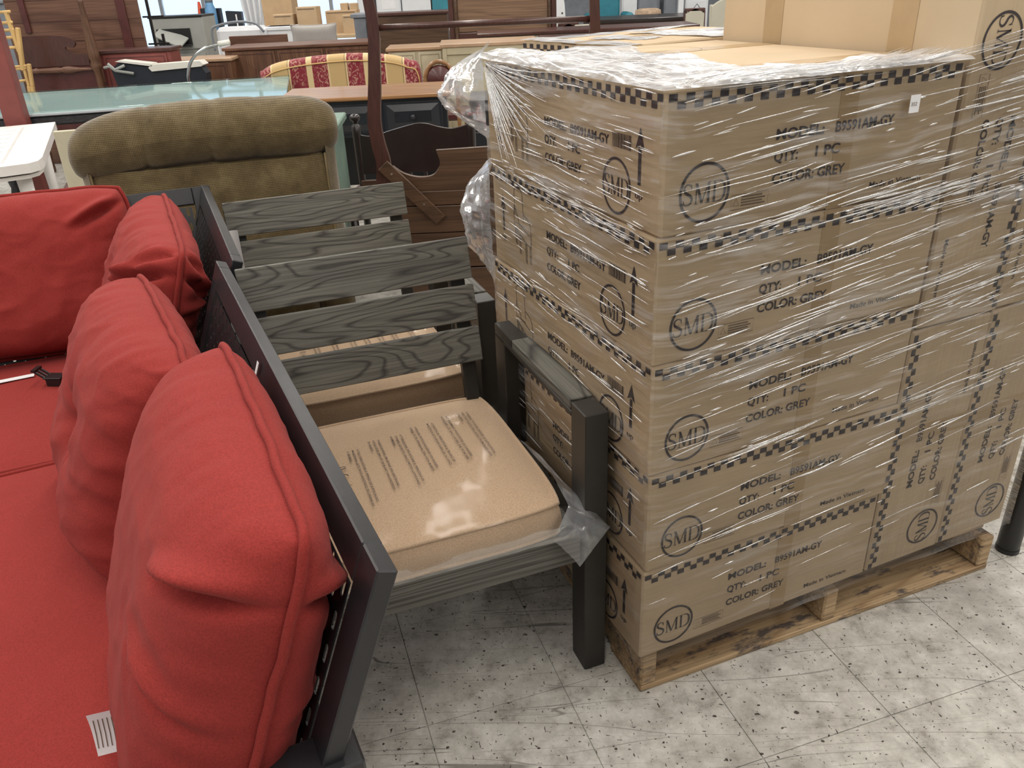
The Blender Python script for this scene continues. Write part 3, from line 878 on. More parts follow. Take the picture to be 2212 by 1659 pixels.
# pallet under the front stack
pal = thing('pallet', 'worn pine pallet on the floor under the wrapped cartons', 'pallet', (0.249, 1.252, 0), 20.4)
bm_ = MB()
for k, yy in enumerate((0.0, 0.54, 1.08)):
    MB().bx(0.0, 1.004, yy, yy + 0.14, 0.0, 0.016, 0.002).build('bottom_board', 'pallet', pal)
for k, xx in enumerate((0.0, 0.482, 0.966)):
    mb = MB(); mb.bx(xx, xx + 0.038, 0.0, 1.22, 0.0165, 0.1035, 0.004)
    mb.build('stringer', 'pallet', pal)
for k in range(7):
    yy = 0.035 + k * 0.175
    MB().bx(0.0, 1.004, yy, yy + 0.12, 0.104, 0.1175, 0.002).build('deck_board', 'pallet', pal)

# back row of shallower cartons on the same pallet, turned a little
BD = 0.40
bmesh_back = MB().bx(0, CW, 0, BD, 0, CH, 0.004).mesh('carton_body')
BSIDE = Matrix(((0, 0, -1, 0), (-1, 0, 0, BD), (0, 1, 0, 0), (0, 0, 0, 1)))
o_ = MB(); o_.M = BSIDE
for i in range(int(BD / 0.0153)):
    y1 = CH - 0.006 - (0.0112 if i % 2 else 0)
    rect(o_, 0.004 + i * 0.0153, y1 - 0.0112, 0.004 + (i + 1) * 0.0153, y1)
bchk = o_.mesh('checker_band', False)
btape = MB().bx(0, CW, 0.17, 0.23, CH - 0.0002, CH + 0.0008).mesh('tape')
BY = SY + 11
for k in range(5):
    e = thing('carton', ['carton at the floor of the back row behind the front column', 'second carton up in the back row behind the front column', 'middle carton of the back row behind the front column', 'fourth carton up in the back row behind the front column', 'top carton of the back row, its checker band showing left of the film'][k], 'box', (0, 0, 0), 0, 'cartons in the back row of the pallet')
    e.matrix_world = Matrix.Translation(stack_pt(0.352, 0.725, PZ + CH * k + 0.0008 * k)) @ Matrix.Rotation(R(BY), 4, 'Z')
    put('carton_body', bmesh_back, 'carton', e); put('checker_band', bchk, 'ink', e); put('tape', btape, 'tape', e)

# ------------------------------------------------------------------ stretch wrap
wrap = thing('stretch_wrap', 'clear stretch wrap wound around the front pallet of cartons', 'plastic wrap', SO, SY)
ZT = PZ + 5 * CH + 0.0035
def lobes(z):
    a = 0.0
    if 1.06 < z < 1.26: a = max(a, math.sin(PI * min(1, (z - 1.06) / 0.19)) ** 0.8)
    if 0.72 < z < 0.99: a = max(a, 0.75 * math.sin(PI * min(1, (z - 0.72) / 0.27)) ** 0.7)
    return a
def wr(u, z, sd): 
    return 0.0022 * noise.noise(Vector((u * 7 + sd, z * 90, sd))) + 0.0035 * noise.noise(Vector((u * 3 + sd, z * 22, sd * 2)))
# left side, and the slack bulging past the far corner
NL, NZ = 60, 84
def left_fn(i, j):
    t = 0.702 * (1 - i)
    z = 0.108 + j * (ZT + 0.006 - 0.108)
    s = -0.0075 + wr(t, z, 3.1)
    if t < 0.012: s += (0.012 - t) * 0.35
    return (s, t, z)
mb = MB(); mb.grid(left_fn, NL, NZ, lambda i, j: (0.70 * i, j * 1.13))
mb.build('film_side', 'film_left', wrap, True, False)
def slack_fn(i, j):
    q = i; t = 0.70 + 0.20 * q; z = 0.30 + j * (ZT + 0.02 - 0.30)
    s = -0.0075 + wr(t, z, 3.1)
    a = lobes(z)
    s -= a * (0.052 * math.sin(PI * min(1.0, q * 0.8)) * (1 + 0.4 * noise.noise(Vector((t * 18, z * 22, 1)))) + 0.016 * noise.noise(Vector((t * 40, z * 34, 4))) * min(1, q * 3) + 0.008 * noise.noise(Vector((t * 90, z * 80, 9))) * min(1, q * 3))
    s += 0.10 * q * (1 - a)
    return (s, t, z)
mb = MB(); mb.grid(slack_fn, 40, 130, lambda i, j: (0.2 * i, j * 1.0))
mb.build('film_slack', 'film_slack', wrap, True, False)
NR = 100
def right_top(s): return ZT + 0.006 + (0.055 * min(1, max(0, (s - 0.50) / 0.4)))
def right_fn(i, j):
    s = -0.0075 + i * 1.09
    z = 0.106 + 0.012 * noise.noise(Vector((s * 9, 0, 7))) + j * (right_top(s) - 0.106)
    t = -0.0075 + wr(s, z, 8.4)
    if s < 0.004: t += (0.004 - s) * 0.35
    return (s, t, z)
mb = MB(); mb.grid(right_fn, NR, NZ, lambda i, j: (1.09 * i, j * 1.13))
mb.build('film_side', 'film', wrap, True, False)
# far right end
def end_fn(i, j):
    t = -0.0075 + i * 0.72; z = 0.106 + j * (right_top(1.08) - 0.106)
    return (1.0825 + wr(t, z, 5.5), t, z)
mb = MB(); mb.grid(end_fn, 30, 40, lambda i, j: (0.72 * i, j * 1.13))
mb.build('film_side', 'film_left', wrap, True, False)
# bunched sheet over the top
def top_fn(i, j):
    s = -0.009 + i * 0.625; t = -0.009 + j * 0.74
    n1 = noise.noise(Vector((s * 9, t * 9, 2.0))); n2 = noise.noise(Vector((s * 40, t * 14, 5.0)))
    edge = min(s + 0.009, t + 0.009)
    z = ZT + 0.004 + 0.008 * n1 + 0.005 * n2 + 0.010 * math.exp(-((s - 0.06) / 0.07) ** 2) * min(1, max(0, (t - 0.1) / 0.3))
    z = min(z, ZT + 0.0005 + edge * 1.2) if edge < 0.02 else max(z, ZT + 0.002)
    return (s, t, z)
def top_keep(i, j):
    s = i * 0.625; t = j * 0.74
    return s < 0.30 + 0.10 * noise.noise(Vector((t * 6, 3, 1))) - 0.16 * max(0, 0.3 - t) or t < 0.135 + 0.05 * noise.noise(Vector((s * 7, 9, 1))) - 0.07 * max(0, (s - 0.35))
mb = MB(); mb.grid(top_fn, 80, 90, lambda i, j: (0.62 * i, 0.74 * j), top_keep)
mb.build('film_top', 'film_top', wrap, True, False)
# gathered film creases, coloured white to draw the glint streaks on the wrap
rnd = random.Random(11)
cr = MB()
def strand(pts, r):
    k = len(pts)
    cr.tube(pts, [max(0.00012, r * math.sin(PI * (0.06 + 0.88 * i / (k - 1)))) for i in range(k)], 5, caps=False)
def wob(a, sd): return 0.0025 * noise.noise(Vector((a * 14, sd, 0)))
for k in range(620):                                # long side
    s0 = rnd.uniform(0.0, 1.0); L = rnd.choice((0.02, 0.03, 0.05, 0.07, 0.1, 0.16, 0.22)) * rnd.uniform(0.7, 1.3)
    z0 = rnd.triangular(0.14, 1.24, 1.15); sl = rnd.uniform(0.06, 0.17)
    if rnd.random() < 0.35:                         # thicker near the carton joints
        z0 = PZ + CH * rnd.choice((2, 3, 3, 4, 4, 4, 5)) + rnd.uniform(-0.03, 0.02)
    pts = []
    for i in range(7):
        s = s0 + L * i / 6
        if s > 1.07: break
        z = z0 + sl * L * i / 6 + wob(s, k)
        if z > right_top(s) - 0.005: break
        pts.append((s, -0.0095 + 0.002 * noise.noise(Vector((s * 9, z * 40, 1))), z))
    if len(pts) > 3: strand(pts, rnd.triangular(0.0005, 0.0024, 0.0008))
for k in range(420):                                # short side
    t0 = rnd.uniform(0.02, 0.70); L = rnd.choice((0.03, 0.05, 0.08, 0.12)) * rnd.uniform(0.7, 1.3)
    z0 = rnd.triangular(0.3, 1.23, 1.15); sl = rnd.uniform(-0.10, 0.05)
    if rnd.random() < 0.35: z0 = PZ + CH * rnd.choice((3, 4, 4, 5)) + rnd.uniform(-0.02, 0.02)
    pts = []
    for i in range(7):
        t = t0 - L * i / 6
        if t < 0.004: break
        pts.append((-0.0095 + 0.002 * noise.noise(Vector((t * 9, z0 * 40, 2))), t, z0 + sl * L * i / 6 + wob(t, k)))
    if len(pts) > 3: strand(pts, rnd.triangular(0.0005, 0.0021, 0.0008))
for k in range(60):                                 # fan from the far top corner
    a = R(-3 - 62 * (k / 59) ** 1.3) + rnd.uniform(-0.03, 0.03); L0 = rnd.uniform(0.01, 0.06); L1 = L0 + rnd.uniform(0.08, 0.42) * (1 - 0.5 * k / 59)
    pts = []
    for i in range(9):
        l = L0 + (L1 - L0) * i / 8
        t = 0.70 - l * math.cos(a); z = ZT - 0.004 + l * math.sin(a) + 0.03 * (l / 0.4) ** 2
        if t < 0.02 or z < 1.02: break
        pts.append((-0.0095, t, z + wob(l, k)))
    if len(pts) > 3: strand(pts, rnd.uniform(0.0006, 0.0018))
for k in range(300):                                # rope along the top front edge and over the top
    s0 = rnd.uniform(-0.005, 0.95); L = rnd.uniform(0.06, 0.26)
    dz = rnd.triangular(-0.02, 0.012, 0.0); dt = rnd.triangular(-0.012, 0.10, -0.004)
    pts = []
    for i in range(8):
        s = s0 + L * i / 7
        if s > 1.07: break
        if dt > 0 and s > 0.6: break
        zz = right_top(s) - 0.003 + (dz if dt < 0.0 else 0.004 + 0.006 * noise.noise(Vector((s * 9, dt * 20, 2)))) + wob(s, k)
        pts.append((s, max(-0.012, dt + 0.05 * (i / 7 - 0.5) * (dt > 0)), zz))
    if len(pts) > 3: strand(pts, rnd.uniform(0.0004, 0.0012))
for k in range(150):                                # over the far left of the top
    t0 = rnd.uniform(0.1, 0.6); s0 = rnd.uniform(0.0, 0.24); a = rnd.uniform(-0.8, 0.3); L = rnd.uniform(0.04, 0.14)
    pts = []
    for i in range(6):
        s, t = s0 + L * math.sin(a) * i / 5, t0 + L * math.cos(a) * i / 5
        if s < 0 or t > 0.7: break
        q = top_fn((s + 0.009) / 0.625, (t + 0.009) / 0.74)
        pts.append((s, t, q[2] + 0.001))
    if len(pts) > 3: strand(pts, rnd.uniform(0.0004, 0.0011))
tag(cr.build('film_crease_glints', 'crease_glint', wrap, True, False), kind='stuff')

# film over the back row
O2 = stack_pt(0.352, 0.725, 0)
mb = MB(); mb.M = Matrix.Translation(SO).inverted(); mb.M = (Matrix.Translation(SO) @ Matrix.Rotation(R(SY), 4, 'Z')).inverted() @ (Matrix.Translation(O2) @ Matrix.Rotation(R(BY), 4, 'Z'))
mb.grid(lambda i, j: (-0.006 + i * 0.62, 0.0 + j * 0.41, ZT + 0.002 + 0.005 * noise.noise(Vector((i * 6, j * 4, 4)))), 40, 26, lambda i, j: (0.62 * i, 0.41 * j),
        lambda i, j: noise.noise(Vector((i * 4, j * 3, 8))) > -0.05 or i < 0.12 or j > 0.85)
mb.build('film_top', 'film_top', wrap, True, False)

# white sticker on the top carton
st_ = thing('price_sticker', 'small white paper sticker on the wrap of the topmost carton', 'sticker', stack_pt(0.488, -0.0125, 1.178), SY)
MB().bx(-0.011, 0.011, -0.0006, 0.0, -0.0145, 0.0145).build('sticker_paper', 'paper', st_)
mb = MB(); mb.M = Matrix(((1, 0, 0, 0), (0, 0, -1, -0.0008), (0, 1, 0, 0), (0, 0, 0, 1)))
text(mb, '352', -0.009, -0.003, 0.013, 0.006, 0.0)
mb.build('sticker_number', 'thin_ink', st_, recalc=False)

# ------------------------------------------------------------------ grey slat armchairs
CY = 19.6
CU = Vector((math.cos(R(CY)), math.sin(R(CY)), 0)); CV = Vector((-CU.y, CU.x, 0))
CO = Vector((0.188, 1.340, 0)) - CU * 0.352
LEAN = math.tan(R(13.5))
def back_d(z): return 0.497 + (z - 0.40) * LEAN
def make_chair(label):
    e = thing('slat_armchair', label, 'chair', CO, CY, 'grey slat armchairs')
    for sg in (1, -1):
        xo, xi = sg * 0.346, sg * 0.296
        if sg < 0: xo, xi = -0.318, -0.276
        MB().bx(xi, xo, 0.0, 0.066, 0.0, 0.652, 0.002).build('leg', 'chair_metal', e)
        MB().bx(xi, xo, 0.448, 0.512, 0.0, 0.630, 0.002).build('leg', 'chair_metal', e)
        mb = MB().bx(xi, xo, 0.066, 0.512, 0.618, 0.6315, 0.002); mb.bx(xi, xo, 0.395, 0.512, 0.6315, 0.652, 0.002)
        mb.build('arm_frame', 'chair_metal', e)
        MB().bx(xi, xo, 0.072, 0.392, 0.632, 0.654, 0.002).build('armrest', 'grey_wood_y', e)
        MB().bx(xi * 0.99, xi + (xo - xi) * 0.6, 0.066, 0.448, 0.315, 0.36, 0.002).build('side_rail', 'chair_metal', e)
    MB().bx(-0.272, 0.292, 0.012, 0.036, 0.300, 0.374, 0.003).build('front_rail', 'grey_wood_fine', e)
    MB().bx(-0.272, 0.292, 0.455, 0.480, 0.305, 0.36, 0.002).build('rear_rail', 'chair_metal', e)
    for k in range(5):
        MB().bx(-0.272, 0.292, 0.045 + k * 0.085, 0.115 + k * 0.085, 0.3605, 0.375, 0.002).build('seat_slat', 'grey_wood', e)
    for z0, z1 in ((0.750, 0.846), (0.650, 0.735), (0.552, 0.635)):
        mb = MB(); mb.bar((0, back_d(z0), z0), (0, back_d(z1), z1), 0.534, 0.018, (0, -1, LEAN), 0.002)
        mb.build('back_slat', 'grey_wood', e)
    for x in (-0.235, 0.235):
        mb = MB(); mb.bar((x, back_d(0.32) + 0.0225, 0.32), (x, back_d(0.835) + 0.0225, 0.835), 0.035, 0.024, (0, -1, LEAN), 0.002)
        mb.build('back_post', 'chair_metal', e)
    return e
chair1 = make_chair('grey slat armchair in front, dark metal arm touching the wrapped cartons')
chair2 = copy_tree(chair1)
chair2.location = CO + CV * 0.655 + CU * 0.005
chair2['label'] = 'grey slat armchair behind, its top two back slats showing over the front one'

WARN = [['WARNING: TO AVOID DANGER OF SUFFOCATION', 'KEEP THIS PLASTIC BAG AWAY FROM BABIES AND', 'CHILDREN.'],
        ['AVERTISSEMENT: POUR EVITER LES DANGERS', 'GARDER CE SAC HORS DE PORTEE'],
        ['ADVERTENCIA: PARA EVITAR EL PELIGRO DE', 'MANTENGA ESTA BOLSA FUERA DEL ALCANCE'],
        ['WARNUNG: ERSTICKUNGSGEFAHR VON KINDERN', 'DIESE TUTE FERNHALTEN VON BABYS'],
        ['ATTENZIONE: PER EVITARE IL PERICOLO DI', 'TENERE QUESTO SACCHETTO LONTANO', 'BAMBINI.'],
        ['WAARSCHUWING: OM GEVAAR VAN VERSTIKKING', 'HOUD DEZE ZAK UIT DE BUURT VAN KINDEREN', 'EN BABYS.'],
        ['AVISO: PARA EVITAR O PERIGO DE SUFOCACAO', 'MANTENHA ESTE SACO AFASTADO DE CRIANCAS', 'E BEBES.']]
def seat_top(x, y, X, Yc, D, z1):
    a, b = x / X, (y - Yc) / D
    return z1 + 0.014 * (1 - a ** 4) * (1 - b ** 4)
def make_seat_cushion(label):
    e = thing('seat_cushion', label, 'cushion', CO + Vector((0, 0, 0.3755)), CY, 'tan seat cushions in plastic bags')
    X, Yc, D = 0.262, 0.276, 0.262      # half width, centre, half depth
    z0, z1 = 0.004, 0.078
    def P(a, b, top):
        # rounded square plan
        k = 0.10
        x = X * a * math.sqrt(1 - k * b * b * b * b * a * a); y = Yc + D * b * math.sqrt(1 - k * a * a * a * a * b * b)
        if top: return (x, y, seat_top(x, y, X, Yc, D, z1) - 0.006 * max(0, max(abs(a), abs(b)) - 0.9) * 10 * 0.5)
        return (x, y, z0)
    n = 30
    mb = MB()
    mb.grid(lambda i, j: P(2 * i - 1, 2 * j - 1, True), n, n)
    mb.grid(lambda i, j: P(2 * i - 1, 2 * j - 1, False), n, n)
    rim = [(-1 + 2 * i / n, -1) for i in range(n)] + [(1, -1 + 2 * i / n) for i in range(n)] + [(1 - 2 * i / n, 1) for i in range(n)] + [(-1, 1 - 2 * i / n) for i in range(n)]
    k = len(rim)
    vs = []
    for r in range(5):
        f = r / 4
        for a, b in rim:
            t = Vector(P(a, b, True)); q = Vector(P(a, b, False)); p = t.lerp(q, f)
            o = Vector((p.x, p.y - Yc, 0)).normalized() * 0.008 * math.sin(PI * f)
            vs.append(p + o)
    fs = [(r * k + i, r * k + (i + 1) % k, (r + 1) * k + (i + 1) % k, (r + 1) * k + i) for r in range(4) for i in range(k)]
    mb.add(vs, fs)
    body = mb.build('cushion_body', 'tan', e, True, angle=50)
    for top in (True, False):
        pts = [Vector(P(a, b, top)) for a, b in rim]
        MB().tube(pts, 0.0045, 6, True).build('piping', 'tan', e, True)
    # thin clear bag round the cushion
    def B(i, j, sd=0):
        x = (X + 0.012) * (2 * i - 1); y = Yc + (D + 0.012) * (2 * j - 1)
        z = seat_top(max(-X, min(X, x)), max(Yc - D, min(Yc + D, y)), X, Yc, D, z1) + 0.0045 + 0.0022 * noise.noise(Vector((x * 14, y * 9, 1))) + 0.001 * noise.noise(Vector((x * 45, y * 30, 1)))
        return (x, y, z)
    bag = MB()
    bag.grid(B, 44, 44, lambda i, j: (0.55 * i, 0.55 * j))
    def F(i, j):
        x = (X + 0.012) * (2 * i - 1)
        zt = B(i, 0)[2]
        return (x, Yc - D - 0.012 - 0.006 * math.sin(PI * j) + 0.003 * noise.noise(Vector((x * 20, j * 3, 2))), zt + (0.002 - zt) * j)
    bag.grid(F, 44, 8, lambda i, j: (0.55 * i, 0.6 + 0.08 * j))
    bag.build('plastic_bag', 'bag', e, True, False)
    # printed warnings, blocks run from the back towards the front
    x = 0.185
    for bi, blk in enumerate(WARN):
        tx = MB()
        y0 = 0.435 - 0.012 * bi + (0.01 if bi % 2 else 0)
        for li, line in enumerate(blk):
            h = 0.0050
            L = [0.205, 0.20, 0.185, 0.19, 0.205, 0.20, 0.215][bi] * (1 if li == 0 else 1.05 if li == 1 else 0.22)
            vs, fs = text_geo(line, 0.01)
            x0 = min(v[0] for v in vs); x1 = max(v[0] for v in vs)
            sx = L / (x1 - x0); sy = h / 0.71
            pv = []
            for a, b in vs:
                py = y0 - (a - x0) * sx; px = x + b * sy
                pv.append((px, py, seat_top(px, py, X, Yc, D, z1) + 0.0075))
            tx.add(pv, fs)
            x -= 0.0108
        x -= 0.019
        tx.build('warning_lettering', 'ink', e, recalc=False)
    # recycling marks
    for q, (py, kind) in enumerate(((0.300, 'fire'), (0.265, 'ring'), (0.228, 'tri'))):
        px = x + 0.008; tx = MB()
        zq = seat_top(px, py, X, Yc, D, z1) + 0.0078
        def rb(pts, w, closed=False):
            o = MB(); ribbon(o, pts, w, closed=closed)
            tx.add([(px + v[0], py + v[1], zq) for v in o.v], o.f)
        if kind == 'tri': rb([(-.009, -.009), (-.009, .009), (.009, 0)], .0022, True)
        elif kind == 'ring': rb([(.008 * math.cos(t), .008 * math.sin(t)) for t in [PI * k / 8 for k in range(13)]], .003)
        else:
            rb([(-.008, -.004), (.008, -.004)], .003); rb([(-.008, .004), (.006, .004), (.009, 0)], .0025)
        tx.build('recycling_mark', 'ink', e, recalc=False)
    return e
sc1 = make_seat_cushion('tan seat cushion in a clear printed bag on the front grey armchair')
sc2 = copy_tree(sc1)
sc2.location = chair2.location + Vector((0, 0, 0.3755))
sc2['label'] = 'tan seat cushion on the rear grey armchair, glimpsed between the slats'
# slack corner of the bag hanging over the front edge
bl = MB()
A = [Vector((0.268, 0.30, 0.075)), Vector((0.276, 0.12, 0.082)), Vector((0.262, 0.006, 0.080)), Vector((0.225, -0.002, 0.010))]
T = [Vector((0.282, 0.22, 0.060)), Vector((0.318, 0.04, 0.046)), Vector((0.338, -0.028, 0.028)), Vector((0.270, -0.030, -0.050))]
def loose(i, j):
    f = i * 3; k = min(2, int(f)); q = f - k
    a = A[k].lerp(A[k + 1], q); b = T[k].lerp(T[k + 1], q)
    p = a.lerp(b, j)
    s = math.sin(PI * j)
    return p + Vector((0.004, -0.010, 0.010)) * s * (0.5 + 0.5 * math.sin(i * 16)) + Vector((0, 0, 0.004 * noise.noise(Vector((i * 9, j * 6, 2)))))
bl.grid(loose, 30, 14, lambda i, j: (0.3 * i, 0.1 * j))
bl.build('bag_corner', 'bag_loose', sc1, True, False)

# paper tag on the rear chair
tg = thing('paper_tag', 'white paper tag hanging between the sofa rail and the rear chair slats', 'tag', CO + CV * 0.655 + CU * (-0.272), CY)
mb = MB(); mb.grid(lambda i, j: (0.006 + 0.032 * i, 0.538 + 0.006 * math.sin(3 * i), 0.672 + 0.108 * j - 0.02 * i * (1 - j)), 6, 6)
mb.build('tag_paper', 'paper', tg, True, False)

# ------------------------------------------------------------------ black metal sofa with red cushions
SA = Vector((-0.128, 0.673, 0)); SR = 114.775
SD = Vector((math.cos(R(SR)), math.sin(R(SR)), 0)); SN = Vector((-SD.y, SD.x, 0))
def sofa_pt(al, off, z=0.0): return SA + SD * al + SN * off + Vector((0, 0, z))
RZ = 0.84
TL = math.tan(R(21)); CL, SL = math.cos(R(21)), math.sin(R(21))
def perforated(length, w0, w1, name, parent, place):
    """sheet with staggered slots; place(x, w) gives the point, w runs down the slope"""
    px, pw_ = 0.026, 0.044
    nx = int(length / px); nw = int((w1 - w0) / pw_)
    mb = MB()
    hw, hh = 0.0048, 0.0125
    for j in range(nw):
        for i in range(nx):
            cx = (i + 0.5) * length / nx; cw = w0 + (j + 0.5) * (w1 - w0) / nw
            ex, ew = length / nx / 2, (w1 - w0) / nw / 2
            sh = 0.4 * ew if i % 2 else -0.4 * ew
            hole = []
            for k in range(6): a = PI * k / 5; hole.append((cx + hw * math.cos(a), cw + sh + hh - hw + hw * math.sin(a)))
            for k in range(6): a = PI + PI * k / 5; hole.append((cx + hw * math.cos(a), cw + sh - hh + hw + hw * math.sin(a)))
            out = []
            for k in range(12):
                x, w = hole[k]; dx, dw = x - cx, w - cw
                if k in (0, 11): out.append((cx + ex, w))
                elif k in (5, 6): out.append((cx - ex, w))
                elif k < 5: out.append((cx + ex * (1 - 2 * (k - 1) / 3), cw + ew))
                else: out.append((cx - ex * (1 - 2 * (k - 7) / 3), cw - ew))
            vs = [place(*q) for q in hole] + [place(*q) for q in out]
            fs = [(k, (k + 1) % 12, 12 + (k + 1) % 12, 12 + k) for k in range(12)]
            mb.add(vs, fs)
    me = mb.mesh(name, False)
    bm = bmesh.new(); bm.from_mesh(me); bmesh.ops.remove_doubles(bm, verts=bm.verts, dist=1e-5)
    bmesh.ops.recalc_face_normals(bm, faces=bm.faces); bm.to_mesh(me); bm.free()
    o = put(name, me, 'sofa_metal', parent)
    so = o.modifiers.new('thickness', 'SOLIDIFY'); so.thickness = 0.002
    return o
def slope(x, w, extra=0.0): return Vector((x, w * SL + extra * CL, RZ - w * CL + extra * SL))
def back_frame(e, L, tr=None):
    """one leaning back: top rail, two posts, slotted panel and lower rail, running along local x"""
    def tp(v): return (tr @ v) if tr else v
    def bar(name, p, q, w, h):
        mb = MB(); mb.M = tr
        mb.bar(p, q, w, h, (0, CL, SL), 0.002)
        return mb.build(name, 'sofa_metal', e)
    bar('top_rail', slope(0.0545, 0.026, 0.012), slope(L - 0.0545, 0.026, 0.012), 0.052, 0.024)
    for x in (0.027, L - 0.027):
        bar('back_post', slope(x, 0.0, 0.012), slope(x, 0.64, 0.012), 0.054, 0.024)
    bar('lower_rail', slope(0.055, 0.56, 0.014), slope(L - 0.055, 0.56, 0.014), 0.04, 0.028)
    perforated(L - 0.13, 0.06, 0.53, 'slotted_panel', e, lambda x, w: tuple(tp(slope(x + 0.065, w, 0.022))))
love = thing('outdoor_loveseat', 'charcoal metal outdoor loveseat with a leaning slotted back', 'sofa', SA, SR)
LL = 1.217
back_frame(love, LL)
for y in (0.22, 0.80): MB().bx(0.0, LL, y - 0.02, y + 0.02, 0.24, 0.30, 0.002).build('seat_rail', 'sofa_metal', love)
for x in (0.02, LL - 0.02): MB().bx(x - 0.02, x + 0.02, 0.24, 0.78, 0.24, 0.30, 0.002).build('seat_rail', 'sofa_metal', love)
for k in range(6): MB().bx(0.12 + k * 0.18, 0.17 + k * 0.18, 0.24, 0.78, 0.295, 0.305, 0.001).build('seat_slat', 'sofa_metal', love)
for x in (0.02, LL - 0.02):
    for y in (0.22, 0.80): MB().bx(x - 0.019, x + 0.019, y - 0.019, y + 0.019, 0.0, 0.24, 0.002).build('leg', 'sofa_metal', love)
MB().bx(-0.012, 0.050, 0.070, 0.82, 0.572, 0.602, 0.003).build('armrest', 'sofa_metal', love)
MB().bx(-0.008, 0.040, 0.775, 0.82, 0.24, 0.572, 0.002).build('arm_post', 'sofa_metal', love)

corner = thing('corner_sofa', 'charcoal metal corner sofa section beyond the loveseat', 'sofa', sofa_pt(1.195, -0.034), SR - 2.3)
LC = 0.875
back_frame(corner, LC)
tr = Matrix.Translation((LC, 0, 0)) @ Matrix.Rotation(R(90), 4, 'Z')      # second back across the far end
back_frame(corner, 0.88, tr)
for y in (0.24, 0.84): MB().bx(0.03, 0.66, y - 0.02, y + 0.02, 0.24, 0.30, 0.002).build('seat_rail', 'sofa_metal', corner)
for x in (0.05, 0.64): MB().bx(x - 0.02, x + 0.02, 0.26, 0.82, 0.24, 0.30, 0.002).build('seat_rail', 'sofa_metal', corner)
for x in (0.05, 0.64):
    for y in (0.24, 0.84): MB().bx(x - 0.019, x + 0.019, y - 0.019, y + 0.019, 0.0, 0.24, 0.002).build('leg', 'sofa_metal', corner)

def slab_cushion(name, label, loc, rz, X, D, z0, z1, seed, group):
    """flat seat cushion with crowned faces and piping; local x width X, y depth D"""
    e = thing(name, label, 'cushion', loc, rz, group)
    n = 26; k = 0.06
    def P(a, b, top):
        x = X / 2 * a * math.sqrt(1 - k * (a * b) ** 4) + X / 2; y = D / 2 * b * math.sqrt(1 - k * (a * b) ** 4) + D / 2
        cr_ = (1 - a ** 6) * (1 - b ** 6)
        w = 0.004 * noise.noise(Vector((x * 6 + seed, y * 6, 0)))
        return Vector((x, y, (z1 + 0.016 * cr_ + w * cr_) if top else z0))
    mb = MB()
    mb.grid(lambda i, j: P(2 * i - 1, 2 * j - 1, True), n, n); mb.grid(lambda i, j: P(2 * i - 1, 2 * j - 1, False), n, n)
    rim = [(-1 + 2 * i / n, -1) for i in range(n)] + [(1, -1 + 2 * i / n) for i in range(n)] + [(1 - 2 * i / n, 1) for i in range(n)] + [(-1, 1 - 2 * i / n) for i in range(n)]
    K = len(rim); vs = []
    for r in range(5):
        f = r / 4
        for a, b in rim:
            p = P(a, b, True).lerp(P(a, b, False), f)
            o = Vector((p.x - X / 2, p.y - D / 2, 0)).normalized() * 0.012 * math.sin(PI * f)
            vs.append(p + o)
    mb.add(vs, [(r * K + i, r * K + (i + 1) % K, (r + 1) * K + (i + 1) % K, (r + 1) * K + i) for r in range(4) for i in range(K)])
    mb.build('cushion_body', 'red', e, True, angle=50)
    MB().tube([P(a, b, True) for a, b in rim], 0.006, 6, True).build('piping', 'red_pipe', e, True)
    return e
slab_cushion('seat_cushion', 'long red seat cushion on the loveseat in the foreground', sofa_pt(0.02, 0.175, 0.3055), SR, 1.185, 0.62, 0.0, 0.142, 1.0, 'red seat cushions')
slab_cushion('seat_cushion', 'red seat cushion on the corner section beneath the black clip', sofa_pt(1.215, 0.135, 0.3055), SR - 2.3, 0.66, 0.64, 0.0, 0.136, 2.0, 'red seat cushions')

